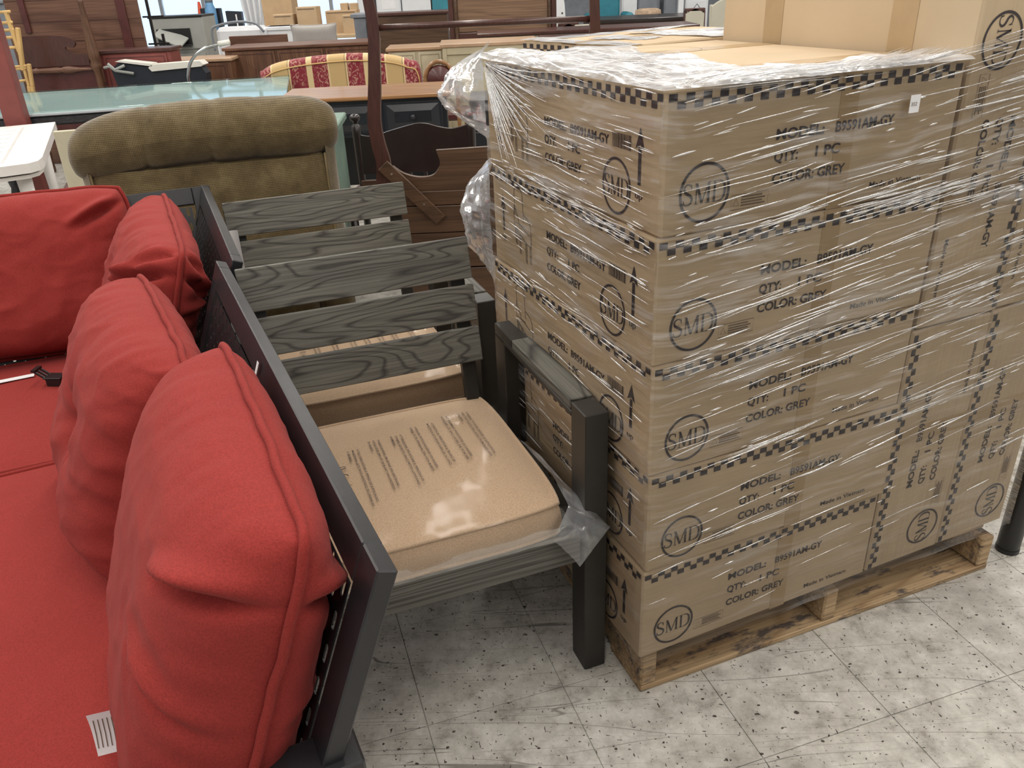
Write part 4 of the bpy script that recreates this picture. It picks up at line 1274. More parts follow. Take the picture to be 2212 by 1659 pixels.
def pillow(label, loc, rot, L, H, T, seed, button=None, tucks=(), flop=0.0, wr_amt=1.0, sag=0.0):
    """plump back cushion: x length, y thickness, z up from its lower edge; single piping round the middle"""
    e = thing('back_cushion', label, 'cushion', loc, 0, 'red back cushions')
    e.rotation_euler = tuple(R(a) for a in rot)
    n = 84
    def rimxy(a, b):
        k = 0.13 if b > 0 else 0.05
        x = L / 2 * a * math.sqrt(max(0, 1 - k * b ** 4 * abs(a))) ; z = H / 2 * b * math.sqrt(max(0, 1 - k * a ** 4 * abs(b)))
        x *= 1 - 0.035 * (1 - b * b) * a * a; z *= 1 - 0.03 * (1 - a * a) * b * b
        w = noise.noise(Vector((x * 9 + seed, z * 9, seed)))
        return x + 0.006 * w * abs(a) ** 6, z + H / 2 + 0.006 * w * abs(b) ** 6
    def Y(a, b, side):
        pa, pb = 1 - abs(a) ** 4.2, 1 - abs(b) ** (3.4 if b > 0 else 5.5)
        t = T / 2 * (max(0, pa) ** 0.46) * (max(0, pb) ** 0.46)
        x, z = rimxy(a, b)
        e1 = max(abs(a), abs(b))
        near = math.exp(-((1 - e1) / 0.22) ** 2) * min(1, t / (T * 0.12) if T else 0)
        ang = (x * 1.0 if abs(b) > abs(a) else z)
        pl = noise.noise(Vector((ang * 26 + seed, 0.6 * e1 + seed, side))) + 0.5 * noise.noise(Vector((ang * 55 + seed, e1, side * 3)))
        t += wr_amt * 0.0105 * pl * near
        t += wr_amt * 0.006 * noise.noise(Vector((x * 7 + seed, z * 11, side * 2.0))) * min(1, t / 0.03)
        t += wr_amt * 0.004 * noise.noise(Vector((x * 18 + seed, z * 24 + x * 10, side * 5.0))) * min(1, t / 0.03)
        rg = 1 - abs(noise.noise(Vector((x * 5 + z * 4 + seed, z * 8 - x * 3, side * 9.0 + seed)))) * 3.2
        rg2 = 1 - abs(noise.noise(Vector((x * 9 - z * 5 + seed * 2, z * 13 + x * 6, side * 4.0)))) * 3.6
        t += wr_amt * (0.0055 * max(0, rg) ** 2 + 0.0035 * max(0, rg2) ** 2) * min(1, t / 0.03)
        if button is not None:
            bx_, bz_ = button; dx, dz = x - bx_, z - bz_; r = math.hypot(dx, dz)
            th = math.atan2(dz, dx)
            t -= 0.055 * math.exp(-(r / 0.055) ** 2) + 0.014 * math.exp(-(r / 0.13) ** 2) * (0.5 + 0.5 * math.cos(th * 7 + seed)) * min(1, r / 0.03)
        for (tx_, tz_, ta, tl, td) in tucks:
            dx, dz = x - tx_, z - tz_
            u_ = dx * math.cos(ta) + dz * math.sin(ta); v_ = -dx * math.sin(ta) + dz * math.cos(ta)
            if -0.02 < u_ < tl:
                g = math.sin(PI * (u_ + 0.02) / (tl + 0.02))
                t += td * g * (math.exp(-((v_ - 0.012) / 0.012) ** 2) - 1.2 * math.exp(-((v_ + 0.008) / 0.009) ** 2))
        t = max(t, 0.0)
        return t
    def bend(x, y, z):
        q = max(0, z / H - 0.3)
        return Vector((x, y + flop * q * q, z - sag * (x / (L / 2)) ** 2 * (z / H)))
    mb = MB()
    for side in (1, -1):
        def fn(i, j):
            a, b = 2 * i - 1, 2 * j - 1
            a = math.sin(a * PI / 2) * 0.55 + a * 0.45; b = math.sin(b * PI / 2) * 0.55 + b * 0.45
            x, z = rimxy(a, b)
            return bend(x, side * Y(a, b, side) * (1.0 if side > 0 else 0.62) if max(abs(a), abs(b)) < 0.9999 else 0.0, z)
        mb.grid(fn, n, n)
    me = mb.mesh('cushion_cover')
    bm = bmesh.new(); bm.from_mesh(me); bmesh.ops.remove_doubles(bm, verts=bm.verts, dist=1e-4)
    bmesh.ops.recalc_face_normals(bm, faces=bm.faces); bm.to_mesh(me); bm.free()
    put('cushion_cover', me, 'red', e, True)
    m_ = 40
    rim = [(-1 + 2 * i / m_, -1) for i in range(m_)] + [(1, -1 + 2 * i / m_) for i in range(m_)] + [(1 - 2 * i / m_, 1) for i in range(m_)] + [(-1, 1 - 2 * i / m_) for i in range(m_)]
    pts = []
    for a, b in rim:
        x, z = rimxy(a, b); p = Vector((x, 0, z - H / 2)); s_ = 1 + 0.004 / max(0.05, p.length)
        pts.append(bend(x * s_, 0.004 * noise.noise(Vector((x * 20, z * 20, seed))), H / 2 + (z - H / 2) * s_))
    MB().tube(pts, 0.0062, 8, True).build('piping', 'red_pipe', e, True)
    return e
near_c = pillow('large red back cushion at the near end of the loveseat', sofa_pt(0.325, 0.250, 0.452), (21, 0, SR), 0.62, 0.475, 0.26, 3.0,
       tucks=((-0.31, 0.40, R(-20), 0.16, 0.030), (-0.30, 0.22, R(8), 0.2, 0.014)), wr_amt=0.5)
pillow('buttoned red back cushion in the middle, behind the near one', sofa_pt(0.905, 0.325, 0.452), (22, 0, SR + 4), 0.60, 0.44, 0.27, 7.5, button=(-0.03, 0.20), wr_amt=0.8)
pillow('red back cushion farthest along the right side, crumpled at its near corner', sofa_pt(1.575, 0.240, 0.452), (21, 0, SR - 1), 0.70, 0.455, 0.25, 12.0,
       tucks=((-0.33, 0.40, R(-40), 0.13, 0.034), (-0.34, 0.30, R(10), 0.14, 0.028), (-0.30, 0.44, R(-75), 0.1, 0.02)))
pillow('red back cushion at the left against the far back of the corner section', sofa_pt(1.90, 0.535, 0.452), (20, 0, SR + 90 - 7), 0.70, 0.47, 0.24, 21.0,
       tucks=((-0.33, 0.42, R(-30), 0.16, 0.03),), wr_amt=0.7)

# plastic clip on the corner seat
clip = thing('plastic_clip', 'black plastic furniture clip lying on the red corner seat cushion', 'clip', sofa_pt(1.640, 0.455, 0.459), SR + 60)
mb = MB(); mb.bx(-0.022, 0.022, -0.016, 0.016, 0.0, 0.022, 0.002); mb.bx(-0.024, 0.026, -0.018, 0.018, 0.022, 0.026, 0.001)
mb.build('clip_body', 'black_plastic', clip)
mb = MB()
for y in (-0.012, 0.0, 0.012): mb.bar((0.02, y, 0.022), (0.050, y, 0.044), 0.005, 0.005)
mb.bar((0.048, -0.016, 0.045), (0.048, 0.016, 0.045), 0.012, 0.006)
mb.build('clip_prongs', 'black_plastic', clip)
# care labels
def care_tag(label, loc, rz, w, h, tilt, lines=True):
    e = thing('care_label', label, 'tag', loc, rz)
    mb = MB(); mb.grid(lambda i, j: (w * (i - 0.5) * (1 - 0.25 * (1 - j)), 0.01 * math.sin(2 * j) + tilt * j, h * j), 4, 6); mb.build('label_cloth', 'paper', e, True, False)
    if lines:
        lm = MB()
        for k in range(5):
            xx = w * (-0.32 + 0.16 * k)
            lm.add([(xx, -0.0015 + 0.01 * math.sin(2 * j) + tilt * j, h * j) for j in (0.2, 0.5, 0.85)] + [(xx + 0.0014, -0.0015 + 0.01 * math.sin(2 * j) + tilt * j, h * j) for j in (0.2, 0.5, 0.85)], [(0, 3, 4, 1), (1, 4, 5, 2)])
        lm.build('label_print', 'thin_ink', e, recalc=False)
    return e
care_tag('white care label sticking out below the near red cushion', sofa_pt(0.275, 0.366, 0.462), SR - 100, 0.036, 0.060, 0.012)
care_tag('tiny white label tip under the middle red cushion', sofa_pt(0.90, 0.405, 0.460), SR - 90, 0.010, 0.016, 0.0, False)
e = thing('care_label', 'white label lying flat under the left red cushion', 'tag', sofa_pt(1.735, 0.575, 0.462), SR + 90)
MB().bx(-0.06, 0.035, -0.008, 0.012, 0, 0.0012).build('label_cloth', 'paper', e)
# small price sticker on the loveseat rail
e = thing('price_sticker', 'tiny white sticker on the inner face of the loveseat top rail', 'sticker', sofa_pt(0.63, 0.0, 0), SR)
mb = MB(); mb.bar(tuple(slope(0.0, 0.030, 0.0296)), tuple(slope(0.012, 0.030, 0.0296)), 0.022, 0.0008, (0, CL, SL)); mb.build('sticker_paper', 'paper', e)

# black post at the right edge
e = thing('black_post', 'round black post standing on the floor at the right edge', 'post', (1.283, 1.672, 0), 0)
MB().lathe([(0.026, 0), (0.0275, 0.004), (0.0275, 1.2), (0.026, 1.204)], n=24).build('post_tube', 'black_plastic', e, True, angle=40)
MB().lathe([(0.0285, 0), (0.0285, 0.012)], n=24).build('post_foot', 'black_plastic', e, True, angle=40)

# ------------------------------------------------------------------ furniture behind, front to back
def at(px, py, Y):
    """the point at depth Y (metres in front of the camera foot) seen at photo pixel px, py"""
    d = _F * 1740.0 + _Xr * (px - 1106.0) - _Ur * (py - 829.5)
    return Vector((0, 0, 1.395)) + d * (Y / d.y)

# olive recliner, its back towards us
rec = thing('recliner', 'olive chenille recliner seen from behind, over the corner sofa', 'chair', (-1.03, 2.90, 0), 13.7)
def roll_fn(i, j):
    x = -0.462 + 0.924 * i; a = 2 * PI * j
    q = abs(2 * i - 1); k = (1 - q ** 7) ** 0.5 if q < 1 else 0
    zc = 0.928 + 0.012 * (1 - q * q) - 0.040 * max(0, 1 - 2 * i) ** 2.2
    ry, rz = 0.115 * (0.35 + 0.65 * k), 0.112 * (0.30 + 0.70 * k)
    d = 1.0
    for sx_ in (-0.20, 0.02, 0.17): d -= (0.075 if sx_ < 0.1 else 0.04) * math.exp(-((x - sx_ - 0.015 * math.sin(a)) / 0.012) ** 2) * (0.4 + 0.6 * abs(math.cos(a / 2 + 0.6)))
    d += 0.025 * noise.noise(Vector((x * 9, math.cos(a) * 1.5, math.sin(a) * 1.5)))
    return (x, 0.115 - ry * math.cos(a) * d, zc + rz * math.sin(a) * d)
mb = MB(); mb.grid(roll_fn, 90, 28); mb.build('head_roll', 'chenille', rec, True)
def panel_fn(i, j):
    x = -0.40 + 0.80 * i; z = 0.30 + 0.54 * j
    q = abs(2 * i - 1)
    return (x, 0.030 + 0.03 * q ** 6 - 0.018 * (1 - (2 * j - 1) ** 4) + 0.004 * noise.noise(Vector((x * 5, z * 5, 3))), z)
mb = MB(); mb.grid(panel_fn, 30, 30); mb.bx(-0.40, 0.40, 0.05, 0.20, 0.30, 0.845, 0.01); mb.build('back_panel', 'chenille', rec, True, angle=50)
for sg in (-1, 1):
    mb = MB(); mb.grid(lambda i, j: (sg * (0.405 + 0.038 * math.sin(PI * i)), 0.035 + 0.17 * i, 0.30 + (0.575 + 0.03 * math.sin(PI * i)) * j), 8, 12); mb.build('side_wing', 'chenille', rec, True)
    MB().tube([(sg * 0.403, 0.045, 0.30 + 0.545 * k / 8) for k in range(9)], 0.006, 6).build('piping', 'chenille_pipe', rec, True)
    MB().bx(sg * 0.30, sg * 0.45, 0.22, 0.86, 0.10, 0.60, 0.04).build('arm', 'chenille', rec, True)
MB().bx(-0.30, 0.30, 0.20, 0.84, 0.12, 0.44, 0.04).build('seat', 'chenille', rec, True)
MB().bx(-0.38, 0.38, 0.10, 0.80, 0.0, 0.10, 0.005).build('base', 'dark_brown', rec)

# white resin folding table at the left
wt = thing('resin_table', 'white resin table with a chamfered corner at the left edge', 'table', (-2.175, 3.90, 0), 23.5)
outl = [(-0.16, 0.0), (-0.05, 0.02), (-0.012, 0.07), (0.0, 0.16), (0.0, 1.49), (-0.90, 1.49), (-0.90, 0.0)]
mb = MB(); mb.prism(outl, 0.655, 0.70, 'xy'); mb.build('table_top', 'white_plastic', wt)
inn = [(x * 0.97 - 0.015, y * 0.97 + 0.02) for x, y in outl]
MB().prism(inn, 0.628, 0.645, 'xy').build('lower_lip', 'white_plastic', wt)
MB().bx(-0.175, -0.163, 0.12, 1.36, 0.7002, 0.7012).build('groove', 'groove', wt)
for k in range(8): MB().bx(-0.88, -0.20, 0.14 + 0.16 * k, 0.145 + 0.16 * k, 0.7002, 0.7010).build('groove', 'groove', wt)
for x, y in ((-0.10, 0.12), (-0.80, 0.12), (-0.10, 1.35), (-0.80, 1.35)): MB().lathe([(0.03, 0), (0.025, 0.3), (0.035, 0.63)], (x, y, 0), n=12).build('leg', 'white_plastic', wt, True)
# pale door leaning behind the recliner
e = thing('pale_board', 'narrow pale green-white board standing left of the recliner', 'board', at(150, 330, 3.75) * 1.0, 12)
e.location.z = 0
MB().bx(-0.045, 0.055, 0, 0.03, 0.0, 0.86, 0.003).build('board_panel', 'cream', e)
MB().bx(-0.045, 0.055, -0.006, 0.0, 0.50, 0.53, 0.002).build('batten', 'cream', e)
# red bed post between the white table and the glass table
pb = at(40, 268, 5.30)
e = thing('bed_post', 'dull red square bed post standing at the left edge', 'bed post', (pb.x, pb.y, 0), 10)
MB().bx(-0.062, 0.062, -0.05, 0.05, 0.0, 1.42, 0.006).build('post_shaft', 'cherry', e)
MB().bx(-0.07, 0.07, -0.058, 0.058, 0.0, 0.12, 0.008).build('post_foot', 'cherry', e)
MB().lathe([(0.05, 1.42), (0.03, 1.44), (0.055, 1.48), (0.03, 1.53), (0.0, 1.54)], n=16).build('finial', 'cherry', e, True)
e = thing('side_table', 'dark red wooden side table under the white resin table edge', 'table', (-2.02, 4.30, 0), 20)
MB().bx(-0.30, 0.10, 0, 0.4, 0.44, 0.47, 0.004).build('table_top', 'dark_red_wood', e)
for x in (-0.27, 0.07):
    for y in (0.03, 0.37): MB().bx(x - 0.02, x + 0.02, y - 0.02, y + 0.02, 0, 0.44, 0.003).build('leg', 'dark_red_wood', e)
# glass topped table
gt = thing('glass_table', 'long distressed black table under a sheet of glass', 'table', (-1.44, 5.70, 0), 12)
MB().bx(-2.30, 0.0, 0.0, 1.35, 0.66, 0.722, 0.012).build('apron', 'distressed', gt)
MB().bx(-2.32, 0.015, -0.015, 1.365, 0.722, 0.742, 0.008).build('table_top', 'table_grey', gt)
MB().bx(-2.32, 0.02, -0.02, 1.37, 0.7425, 0.752, 0.003).build('glass_sheet', 'glass', gt)
for x in (-2.2, -0.1):
    for y in (0.1, 1.25): MB().lathe([(0.05, 0), (0.035, 0.06), (0.06, 0.2), (0.04, 0.35), (0.06, 0.5), (0.06, 0.66)], (x, y, 0), n=14).build('leg', 'distressed', gt, True)
e = thing('tan_panel', 'tan wooden panel standing behind the recliner under the glass table', 'panel', (-2.15, 5.15, 0), 12)
MB().bx(-0.1, 0.72, 0, 0.03, 0.0, 0.60, 0.004).build('panel_board', 'tan_top', e)
MB().bx(-0.1, 0.72, -0.01, 0.0, 0.54, 0.60, 0.003).build('panel_rail', 'tan_top', e)

# sage green cabinet beside the recliner
e = thing('sage_cabinet', 'pale sage green cabinet edge right of the recliner', 'cabinet', (-0.765, 3.84, 0), 4)
MB().bx(-0.42, 0.0, 0.0, 0.36, 0.03, 0.79, 0.004).build('cabinet_body', 'sage', e)
MB().bx(-0.44, 0.022, -0.02, 0.38, 0.79, 0.825, 0.006).build('cabinet_top', 'sage', e)
MB().bx(-0.40, -0.22, -0.012, 0.0, 0.08, 0.74, 0.003).build('door', 'sage', e); MB().bx(-0.20, -0.02, -0.012, 0.0, 0.08, 0.74, 0.003).build('door', 'sage', e)
MB().bx(-0.42, 0.0, 0.0, 0.36, 0.0, 0.03).build('plinth', 'sage', e)

# antique dresser seen from behind, with tall curved mirror posts
dr = thing('dresser', 'antique oak dresser seen from behind with two tall curved mirror posts and a thin rail', 'dresser', (0, 3.30, 0), 0)
sc_ = [(0.42, 0.33), (-0.44, 0.33), (-0.44, 0.735)] + [(p.x, p.y) for p in catmull([(-0.44, 0.735), (-0.40, 0.705), (-0.345, 0.688), (-0.29, 0.690), (-0.262, 0.712), (-0.250, 0.745), (-0.262, 0.790)], 5)] + [(0.42, 0.806)]
mb = MB(); mb.prism(sc_, -0.012, 0.012, 'xz'); mb.build('back_board', 'oak', dr)
for z0, z1, yo in ((0.05, 0.30, 0.0), (0.305, 0.455, 0.002), (0.46, 0.57, -0.002), (0.573, 0.63, 0.001)):
    MB().bx(-0.44, 0.42, -0.022 + yo, -0.0125, z0, z1, 0.002).build('back_plank', 'oak', dr)
MB().bx(-0.44, 0.42, 0.013, 0.34, 0.10, 0.60, 0.004).build('carcass', 'oak', dr)
for x in (-0.42, 0.38): MB().bx(x, x + 0.04, 0.02, 0.06, 0, 0.10, 0.003).build('foot', 'oak', dr); 
pts = catmull([(-0.470, 1.47), (-0.461, 1.34), (-0.453, 1.246), (-0.463, 1.135), (-0.470, 1.06), (-0.488, 0.917), (-0.482, 0.829), (-0.470, 0.757), (-0.478, 0.675), (-0.485, 0.62)], 4)
def flat_post(pts, w0, name):
    k = len(pts); L = []; Rr = []
    for i, p in enumerate(pts):
        a, b = pts[max(0, i - 1)], pts[min(k - 1, i + 1)]
        d = (b - a).normalized(); nx, nz = -d.y, d.x
        w = w0 * (0.72 + 0.5 * (i / (k - 1))) / 2
        L.append((p.x + nx * w, p.y + nz * w)); Rr.append((p.x - nx * w, p.y - nz * w))
    vs = [(x, -0.058, z) for x, z in L] + [(x, -0.058, z) for x, z in Rr] + [(x, -0.026, z) for x, z in L] + [(x, -0.026, z) for x, z in Rr]
    fs = []
    for i in range(k - 1):
        fs += [(i, i + 1, k + i + 1, k + i), (2 * k + i, 3 * k + i, 3 * k + i + 1, 2 * k + i + 1), (i, 2 * k + i, 2 * k + i + 1, i + 1), (k + i, k + i + 1, 3 * k + i + 1, 3 * k + i)]
    fs += [(0, k, 3 * k, 2 * k), (k - 1, 3 * k - 1, 4 * k - 1, 2 * k - 1)]
    MB().add(vs, fs).build(name, 'dark_brown', dr)
flat_post(pts, 0.050, 'mirror_post')
flat_post(catmull([(0.356, 1.47), (0.362, 1.30), (0.364, 1.18), (0.356, 1.05), (0.37, 0.9), (0.365, 0.8), (0.36, 0.64)], 4), 0.044, 'mirror_post')
MB().tube([(-0.453, -0.04, 1.246), (-0.1, -0.04, 1.247), (0.36, -0.04, 1.245)], 0.0115, 10).build('mirror_rail', 'dark_brown', dr, True)
mb = MB(); mb.bar((-0.472, -0.068, 0.752), (-0.262, -0.034, 0.515), 0.014, 0.052, (1, 0, 0.9), 0.002); br_ = mb.build('brace', 'oak', dr)
for q in (0.15, 0.7):
    p = Vector((-0.472, -0.068, 0.752)).lerp(Vector((-0.262, -0.034, 0.515)), q)
    MB().lathe([(0.006, 0), (0.004, 0.003)], (p.x, p.y - 0.007, p.z), (0, -1, 0), 10).build('screw', 'steel', br_)

# dark panel-back chair behind the dresser
dc = thing('panel_chair', 'very dark wooden chair with a wavy panel back and turned knobs', 'chair', (-0.445, 4.30, 0), 0)
wav = catmull([(-0.285, 0.700), (-0.22, 0.690), (-0.12, 0.715), (0.0, 0.742), (0.06, 0.742), (0.13, 0.722), (0.20, 0.712), (0.275, 0.728)], 5)
mb = MB(); mb.prism([(p.x, p.y) for p in wav] + [(0.275, 0.50), (-0.285, 0.50)], -0.012, 0.012, 'xz'); mb.build('back_panel', 'very_dark', dc)
for x in (-0.298, 0.292):
    MB().lathe([(0.018, 0), (0.02, 0.3), (0.018, 0.45), (0.022, 0.70), (0.024, 0.745), (0.014, 0.752), (0.014, 0.765), (0.026, 0.772), (0.028, 0.79), (0.018, 0.80), (0.0, 0.803)], (x, 0, 0), n=14).build('back_post', 'very_dark', dc, True)
MB().bx(-0.30, 0.30, -0.03, -0.005, 0.44, 0.47, 0.003).build('lower_rail', 'oak', dc)
for k in range(6): MB().lathe([(0.008, 0.46), (0.01, 0.48), (0.008, 0.505)], (-0.2 + 0.08 * k, -0.005, 0), n=8).build('spindle', 'very_dark', dc)
MB().bx(-0.33, 0.31, -0.44, 0.0, 0.415, 0.442, 0.006).build('seat', 'dark_red_wood', dc)
for x in (-0.29, 0.28): MB().lathe([(0.016, 0), (0.022, 0.2), (0.018, 0.415)], (x, -0.40, 0), n=10).build('leg', 'very_dark', dc, True)

# black desk with honey top
dk = thing('desk', 'black desk with a honey pine top and raised drawer fronts', 'desk', (-0.335, 5.34, 0), 3)
MB().bx(-1.06, 0.02, -0.02, 0.62, 0.742, 0.766, 0.006).build('desk_top', 'honey', dk)
MB().bx(-1.03, 0.0, 0.0, 0.6, 0.52, 0.742, 0.003).build('carcass', 'navy_black', dk)
for x0, x1 in ((-1.01, -0.44), (-0.40, -0.03)):
    d_ = MB().bx(x0, x1, -0.012, 0.0, 0.545, 0.722, 0.003).build('drawer_front', 'navy_black', dk)
    mb = MB(); a0, a1, b0, b1 = x0 + 0.02, x1 - 0.02, 0.56, 0.708
    mb.add([(a0, -0.012, b0), (a1, -0.012, b0), (a1, -0.012, b1), (a0, -0.012, b1), (a0 + 0.05, -0.03, b0 + 0.04), (a1 - 0.05, -0.03, b0 + 0.04), (a1 - 0.05, -0.03, b1 - 0.04), (a0 + 0.05, -0.03, b1 - 0.04)], [(0, 1, 5, 4), (1, 2, 6, 5), (2, 3, 7, 6), (3, 0, 4, 7), (4, 5, 6, 7)])
    mb.build('raised_panel', 'navy_black', d_)
    MB().lathe([(0.008, 0), (0.007, 0.012), (0.016, 0.02), (0.014, 0.03), (0.0, 0.033)], ((x0 + x1) / 2, -0.03, 0.634), (0, -1, 0), 12).build('knob', 'steel' if False else 'navy_black', d_, True)
for x0 in (-1.03, -0.06): MB().bx(x0, x0 + 0.06, 0.0, 0.6, 0.0, 0.52, 0.004).build('end_panel', 'navy_black', dk)
MB().bx(-0.97, -0.06, 0.55, 0.58, 0.1, 0.52).build('modesty_panel', 'navy_black', dk)
e = thing('black_cabinet', 'low black cabinet with a rounded end right of the desk', 'cabinet', (-0.20, 5.55, 0), 0)
outl = [(0.0, 0.0), (0.42, 0.0), (0.42, 0.5), (0.34, 0.60), (0.24, 0.655), (0.12, 0.68), (0.0, 0.68)]
MB().prism(outl, 0.0, 0.5, 'xz').build('cabinet_body', 'navy_black', e)
MB().bx(0.02, 0.38, -0.012, 0.0, 0.06, 0.48, 0.004).build('door', 'navy_black', e)

# striped settee behind the desk
ss = thing('striped_settee', 'burgundy and gold striped settee back behind the black desk', 'sofa', (-1.30, 7.12, 0), 2)
cam_ = catmull([(-0.67, 0.30), (-0.67, 0.725), (-0.645, 0.785), (-0.505, 0.841), (-0.225, 0.875), (0.11, 0.886), (0.39, 0.864), (0.56, 0.819), (0.655, 0.742), (0.665, 0.3)], 6)
def back_fn(i, j):
    p = cam_[min(len(cam_) - 1, int(round(i * (len(cam_) - 1))))]
    a = j * PI
    c_ = Vector((0.0, 0, 0.55)); 
    q = 0.045 * math.sin(a)
    x = p.x * (1 - 0.03 * (1 - math.sin(a))) ; z = p.y - 0.045 + q
    return (x, 0.07 - 0.07 * math.cos(a), z)
mb = MB(); mb.grid(back_fn, len(cam_) - 1, 10)
poly = [(p.x * 0.97, p.y - 0.045) for p in cam_]
k = len(poly)
for yy in (0.0, 0.14):
    mb.add([(x, yy, z) for x, z in poly], [tuple(range(k))])
mb.build('back', 'damask', ss, True, angle=40)
MB().tube([(p.x * 0.972, -0.003, p.y - 0.055) for p in cam_[6:-5]], 0.006, 6).build('welt', 'pine', ss, True)
MB().bx(-0.60, 0.60, 0.14, 0.46, 0.12, 0.42, 0.03).build('seat', 'damask', ss)
for sg in (-1, 1): MB().bx(sg * 0.54, sg * 0.66, 0.1, 0.46, 0.12, 0.58, 0.04).build('arm', 'damask', ss)
for x in (-0.55, 0.55):
    for y in (0.06, 0.42): MB().lathe([(0.018, 0), (0.03, 0.08), (0.03, 0.125)], (x, y, 0), n=10).build('leg', 'dark_brown', ss, True)

# cream dressers with tan tops
def chest(name, label, cat, loc, rz, W, D, H, body, top, rows, cols, front='y', plinth=0.06, over=0.02, line=None, sides=True):
    e = thing(name, label, cat, loc, rz)
    MB().bx(0, W, 0, D, plinth, H - 0.03, 0.004).build('carcass', body, e)
    MB().bx(-over, W + over, -over, D + over, H - 0.03, H, 0.006).build('chest_top', top, e)
    MB().bx(0.02, W - 0.02, 0.02, D - 0.02, 0, plinth).build('plinth', body, e)
    if rows:
        hh = (H - 0.03 - plinth) / rows
        for r in range(rows):
            for c_ in range(cols):
                x0 = 0.02 + c_ * (W - 0.04) / cols + 0.012; x1 = 0.02 + (c_ + 1) * (W - 0.04) / cols - 0.012
                z0 = plinth + r * hh + 0.012; z1 = plinth + (r + 1) * hh - 0.012
                d_ = MB().bx(x0, x1, -0.012, 0.0, z0, z1, 0.004).build('drawer_front' if rows > 1 else 'door', body, e)
                mb = MB()
                for (a0, a1, b0, b1) in ((x0 + .02, x1 - .02, z0 + .02, z0 + .026), (x0 + .02, x1 - .02, z1 - .026, z1 - .02), (x0 + .02, x0 + .026, z0 + .026, z1 - .026), (x1 - .026, x1 - .02, z0 + .026, z1 - .026)):
                    mb.bx(a0, a1, -0.0145, -0.012, b0, b1)
                mb.build('moulding', line or body, d_)
    return e
p = at(838, 108, 7.72)
chest('cream_dresser', 'cream dresser with glazed drawer fronts and a tan top', 'dresser', (p.x, 7.72, 0), 2, 0.50, 0.42, at(890, 102, 7.72).z, 'cream', 'tan_top', 3, 2, line='cream_line')
p = at(955, 100, 7.15)
e = thing('cream_cabinet', 'worn cream cabinet side with a tan top left of the wrapped cartons', 'cabinet', (p.x, 7.15, 0), 2)
MB().bx(0, 0.78, 0, 0.5, 0.05, 0.895, 0.004).build('cabinet_body', 'cream_side', e)
MB().bx(-0.02, 0.80, -0.02, 0.52, 0.895, 0.925, 0.005).build('cabinet_top', 'tan_top', e)
MB().bx(0.0, 0.035, -0.012, 0.0, 0.05, 0.895, 0.003).build('stile', 'cream_side', e)
MB().bx(0.035, 0.78, -0.012, 0.0, 0.84, 0.895, 0.003).build('top_rail', 'cream_side', e)
MB().bx(0.02, 0.76, 0.02, 0.48, 0, 0.05).build('plinth', 'cream_side', e)
p = at(950, 172, 6.6)
e = thing('round_chair', 'brown rimmed round chair back with dark red upholstery beside the settee', 'chair', (p.x, 6.6, 0), 0)
MB().tube([(0.11 * math.cos(t), 0, p.z + 0.13 * math.sin(t)) for t in [2 * PI * k / 28 for k in range(28)]], 0.016, 8, True).build('back_rim', 'honey', e, True)
MB().lathe([(0.10, 0), (0.108, 0.01), (0.09, 0.03), (0.0, 0.04)], (0, 0.01, p.z), (0, -1, 0), 24).build('back_pad', 'dark_red_wood', e, True)
MB().bx(-0.2, 0.2, 0.0, 0.4, 0.40, 0.46, 0.02).build('seat', 'dark_red_wood', e)
for x in (-0.13, 0.13): MB().bx(x - 0.015, x + 0.015, -0.01, 0.02, 0.0, p.z - 0.05, 0.003).build('back_leg', 'honey', e)
for x in (-0.17, 0.17): MB().bx(x - 0.015, x + 0.015, 0.36, 0.39, 0.0, 0.40, 0.003).build('leg', 'honey', e)

# brown sideboard with panelled doors
p = at(484, 106, 8.2)
chest('sideboard', 'brown sideboard with moulded panel doors behind the striped settee', 'sideboard', (p.x, 8.2, 0), 2, 1.40, 0.5, 0.905, 'brown_z', 'brown', 1, 3, line='dark_brown')
p = at(345, 128, 7.9)
chest('low_chest', 'low brown chest top left of the sideboard', 'chest', (p.x, 7.9, 0), 3, 0.62, 0.4, 0.84, 'brown_z', 'tan_top', 2, 1, line='dark_brown')
p = at(798, 40, 9.5)
chest('brown_dresser', 'plain brown dresser back with a dark top beyond the tall post', 'dresser', (p.x, 9.5, 0), 1, 0.83, 0.45, 1.10, 'oak', 'dark_brown', 0, 0)
p = at(770, 60, 9.62)
e = thing('grey_cabinet', 'narrow grey cabinet side left of the brown dresser', 'cabinet', (p.x, 9.62, 0), 1)
MB().bx(-0.02, 0.11, 0, 0.4, 0.0, 1.06, 0.004).build('cabinet_body', 'slate', e); MB().bx(-0.05, 0.12, -0.02, 0.42, 1.06, 1.10, 0.006).build('cabinet_top', 'slate', e)

# tall wooden headboard right of it
p = at(980, 60, 8.6)
e = thing('headboard', 'tall golden brown wooden panel with dark posts and thin turned columns', 'headboard', (p.x, 8.6, 0), 0)
MB().bx(0.0, 0.97, 0.0, 0.03, 0.0, 1.46, 0.004).build('panel', 'light_oak', e); MB().bx(0.05, 0.92, -0.012, 0.0, 0.93, 1.42, 0.004).build('inner_panel', 'light_oak', e)
for x in (-0.04, 0.955): MB().bx(x, x + 0.05, -0.03, 0.05, 0.0, 1.50, 0.006).build('post', 'dark_brown', e)
MB().bx(0.0, 0.97, -0.02, 0.0, 0.86, 0.92, 0.004).build('lower_rail', 'dark_brown', e)
for x in (0.032, 0.935): MB().lathe([(0.018, 0.84), (0.022, 0.87), (0.012, 0.9), (0.016, 0.95), (0.012, 1.1), (0.015, 1.4)], (x, -0.03, 0), n=10).build('turned_column', 'oak', e, True)

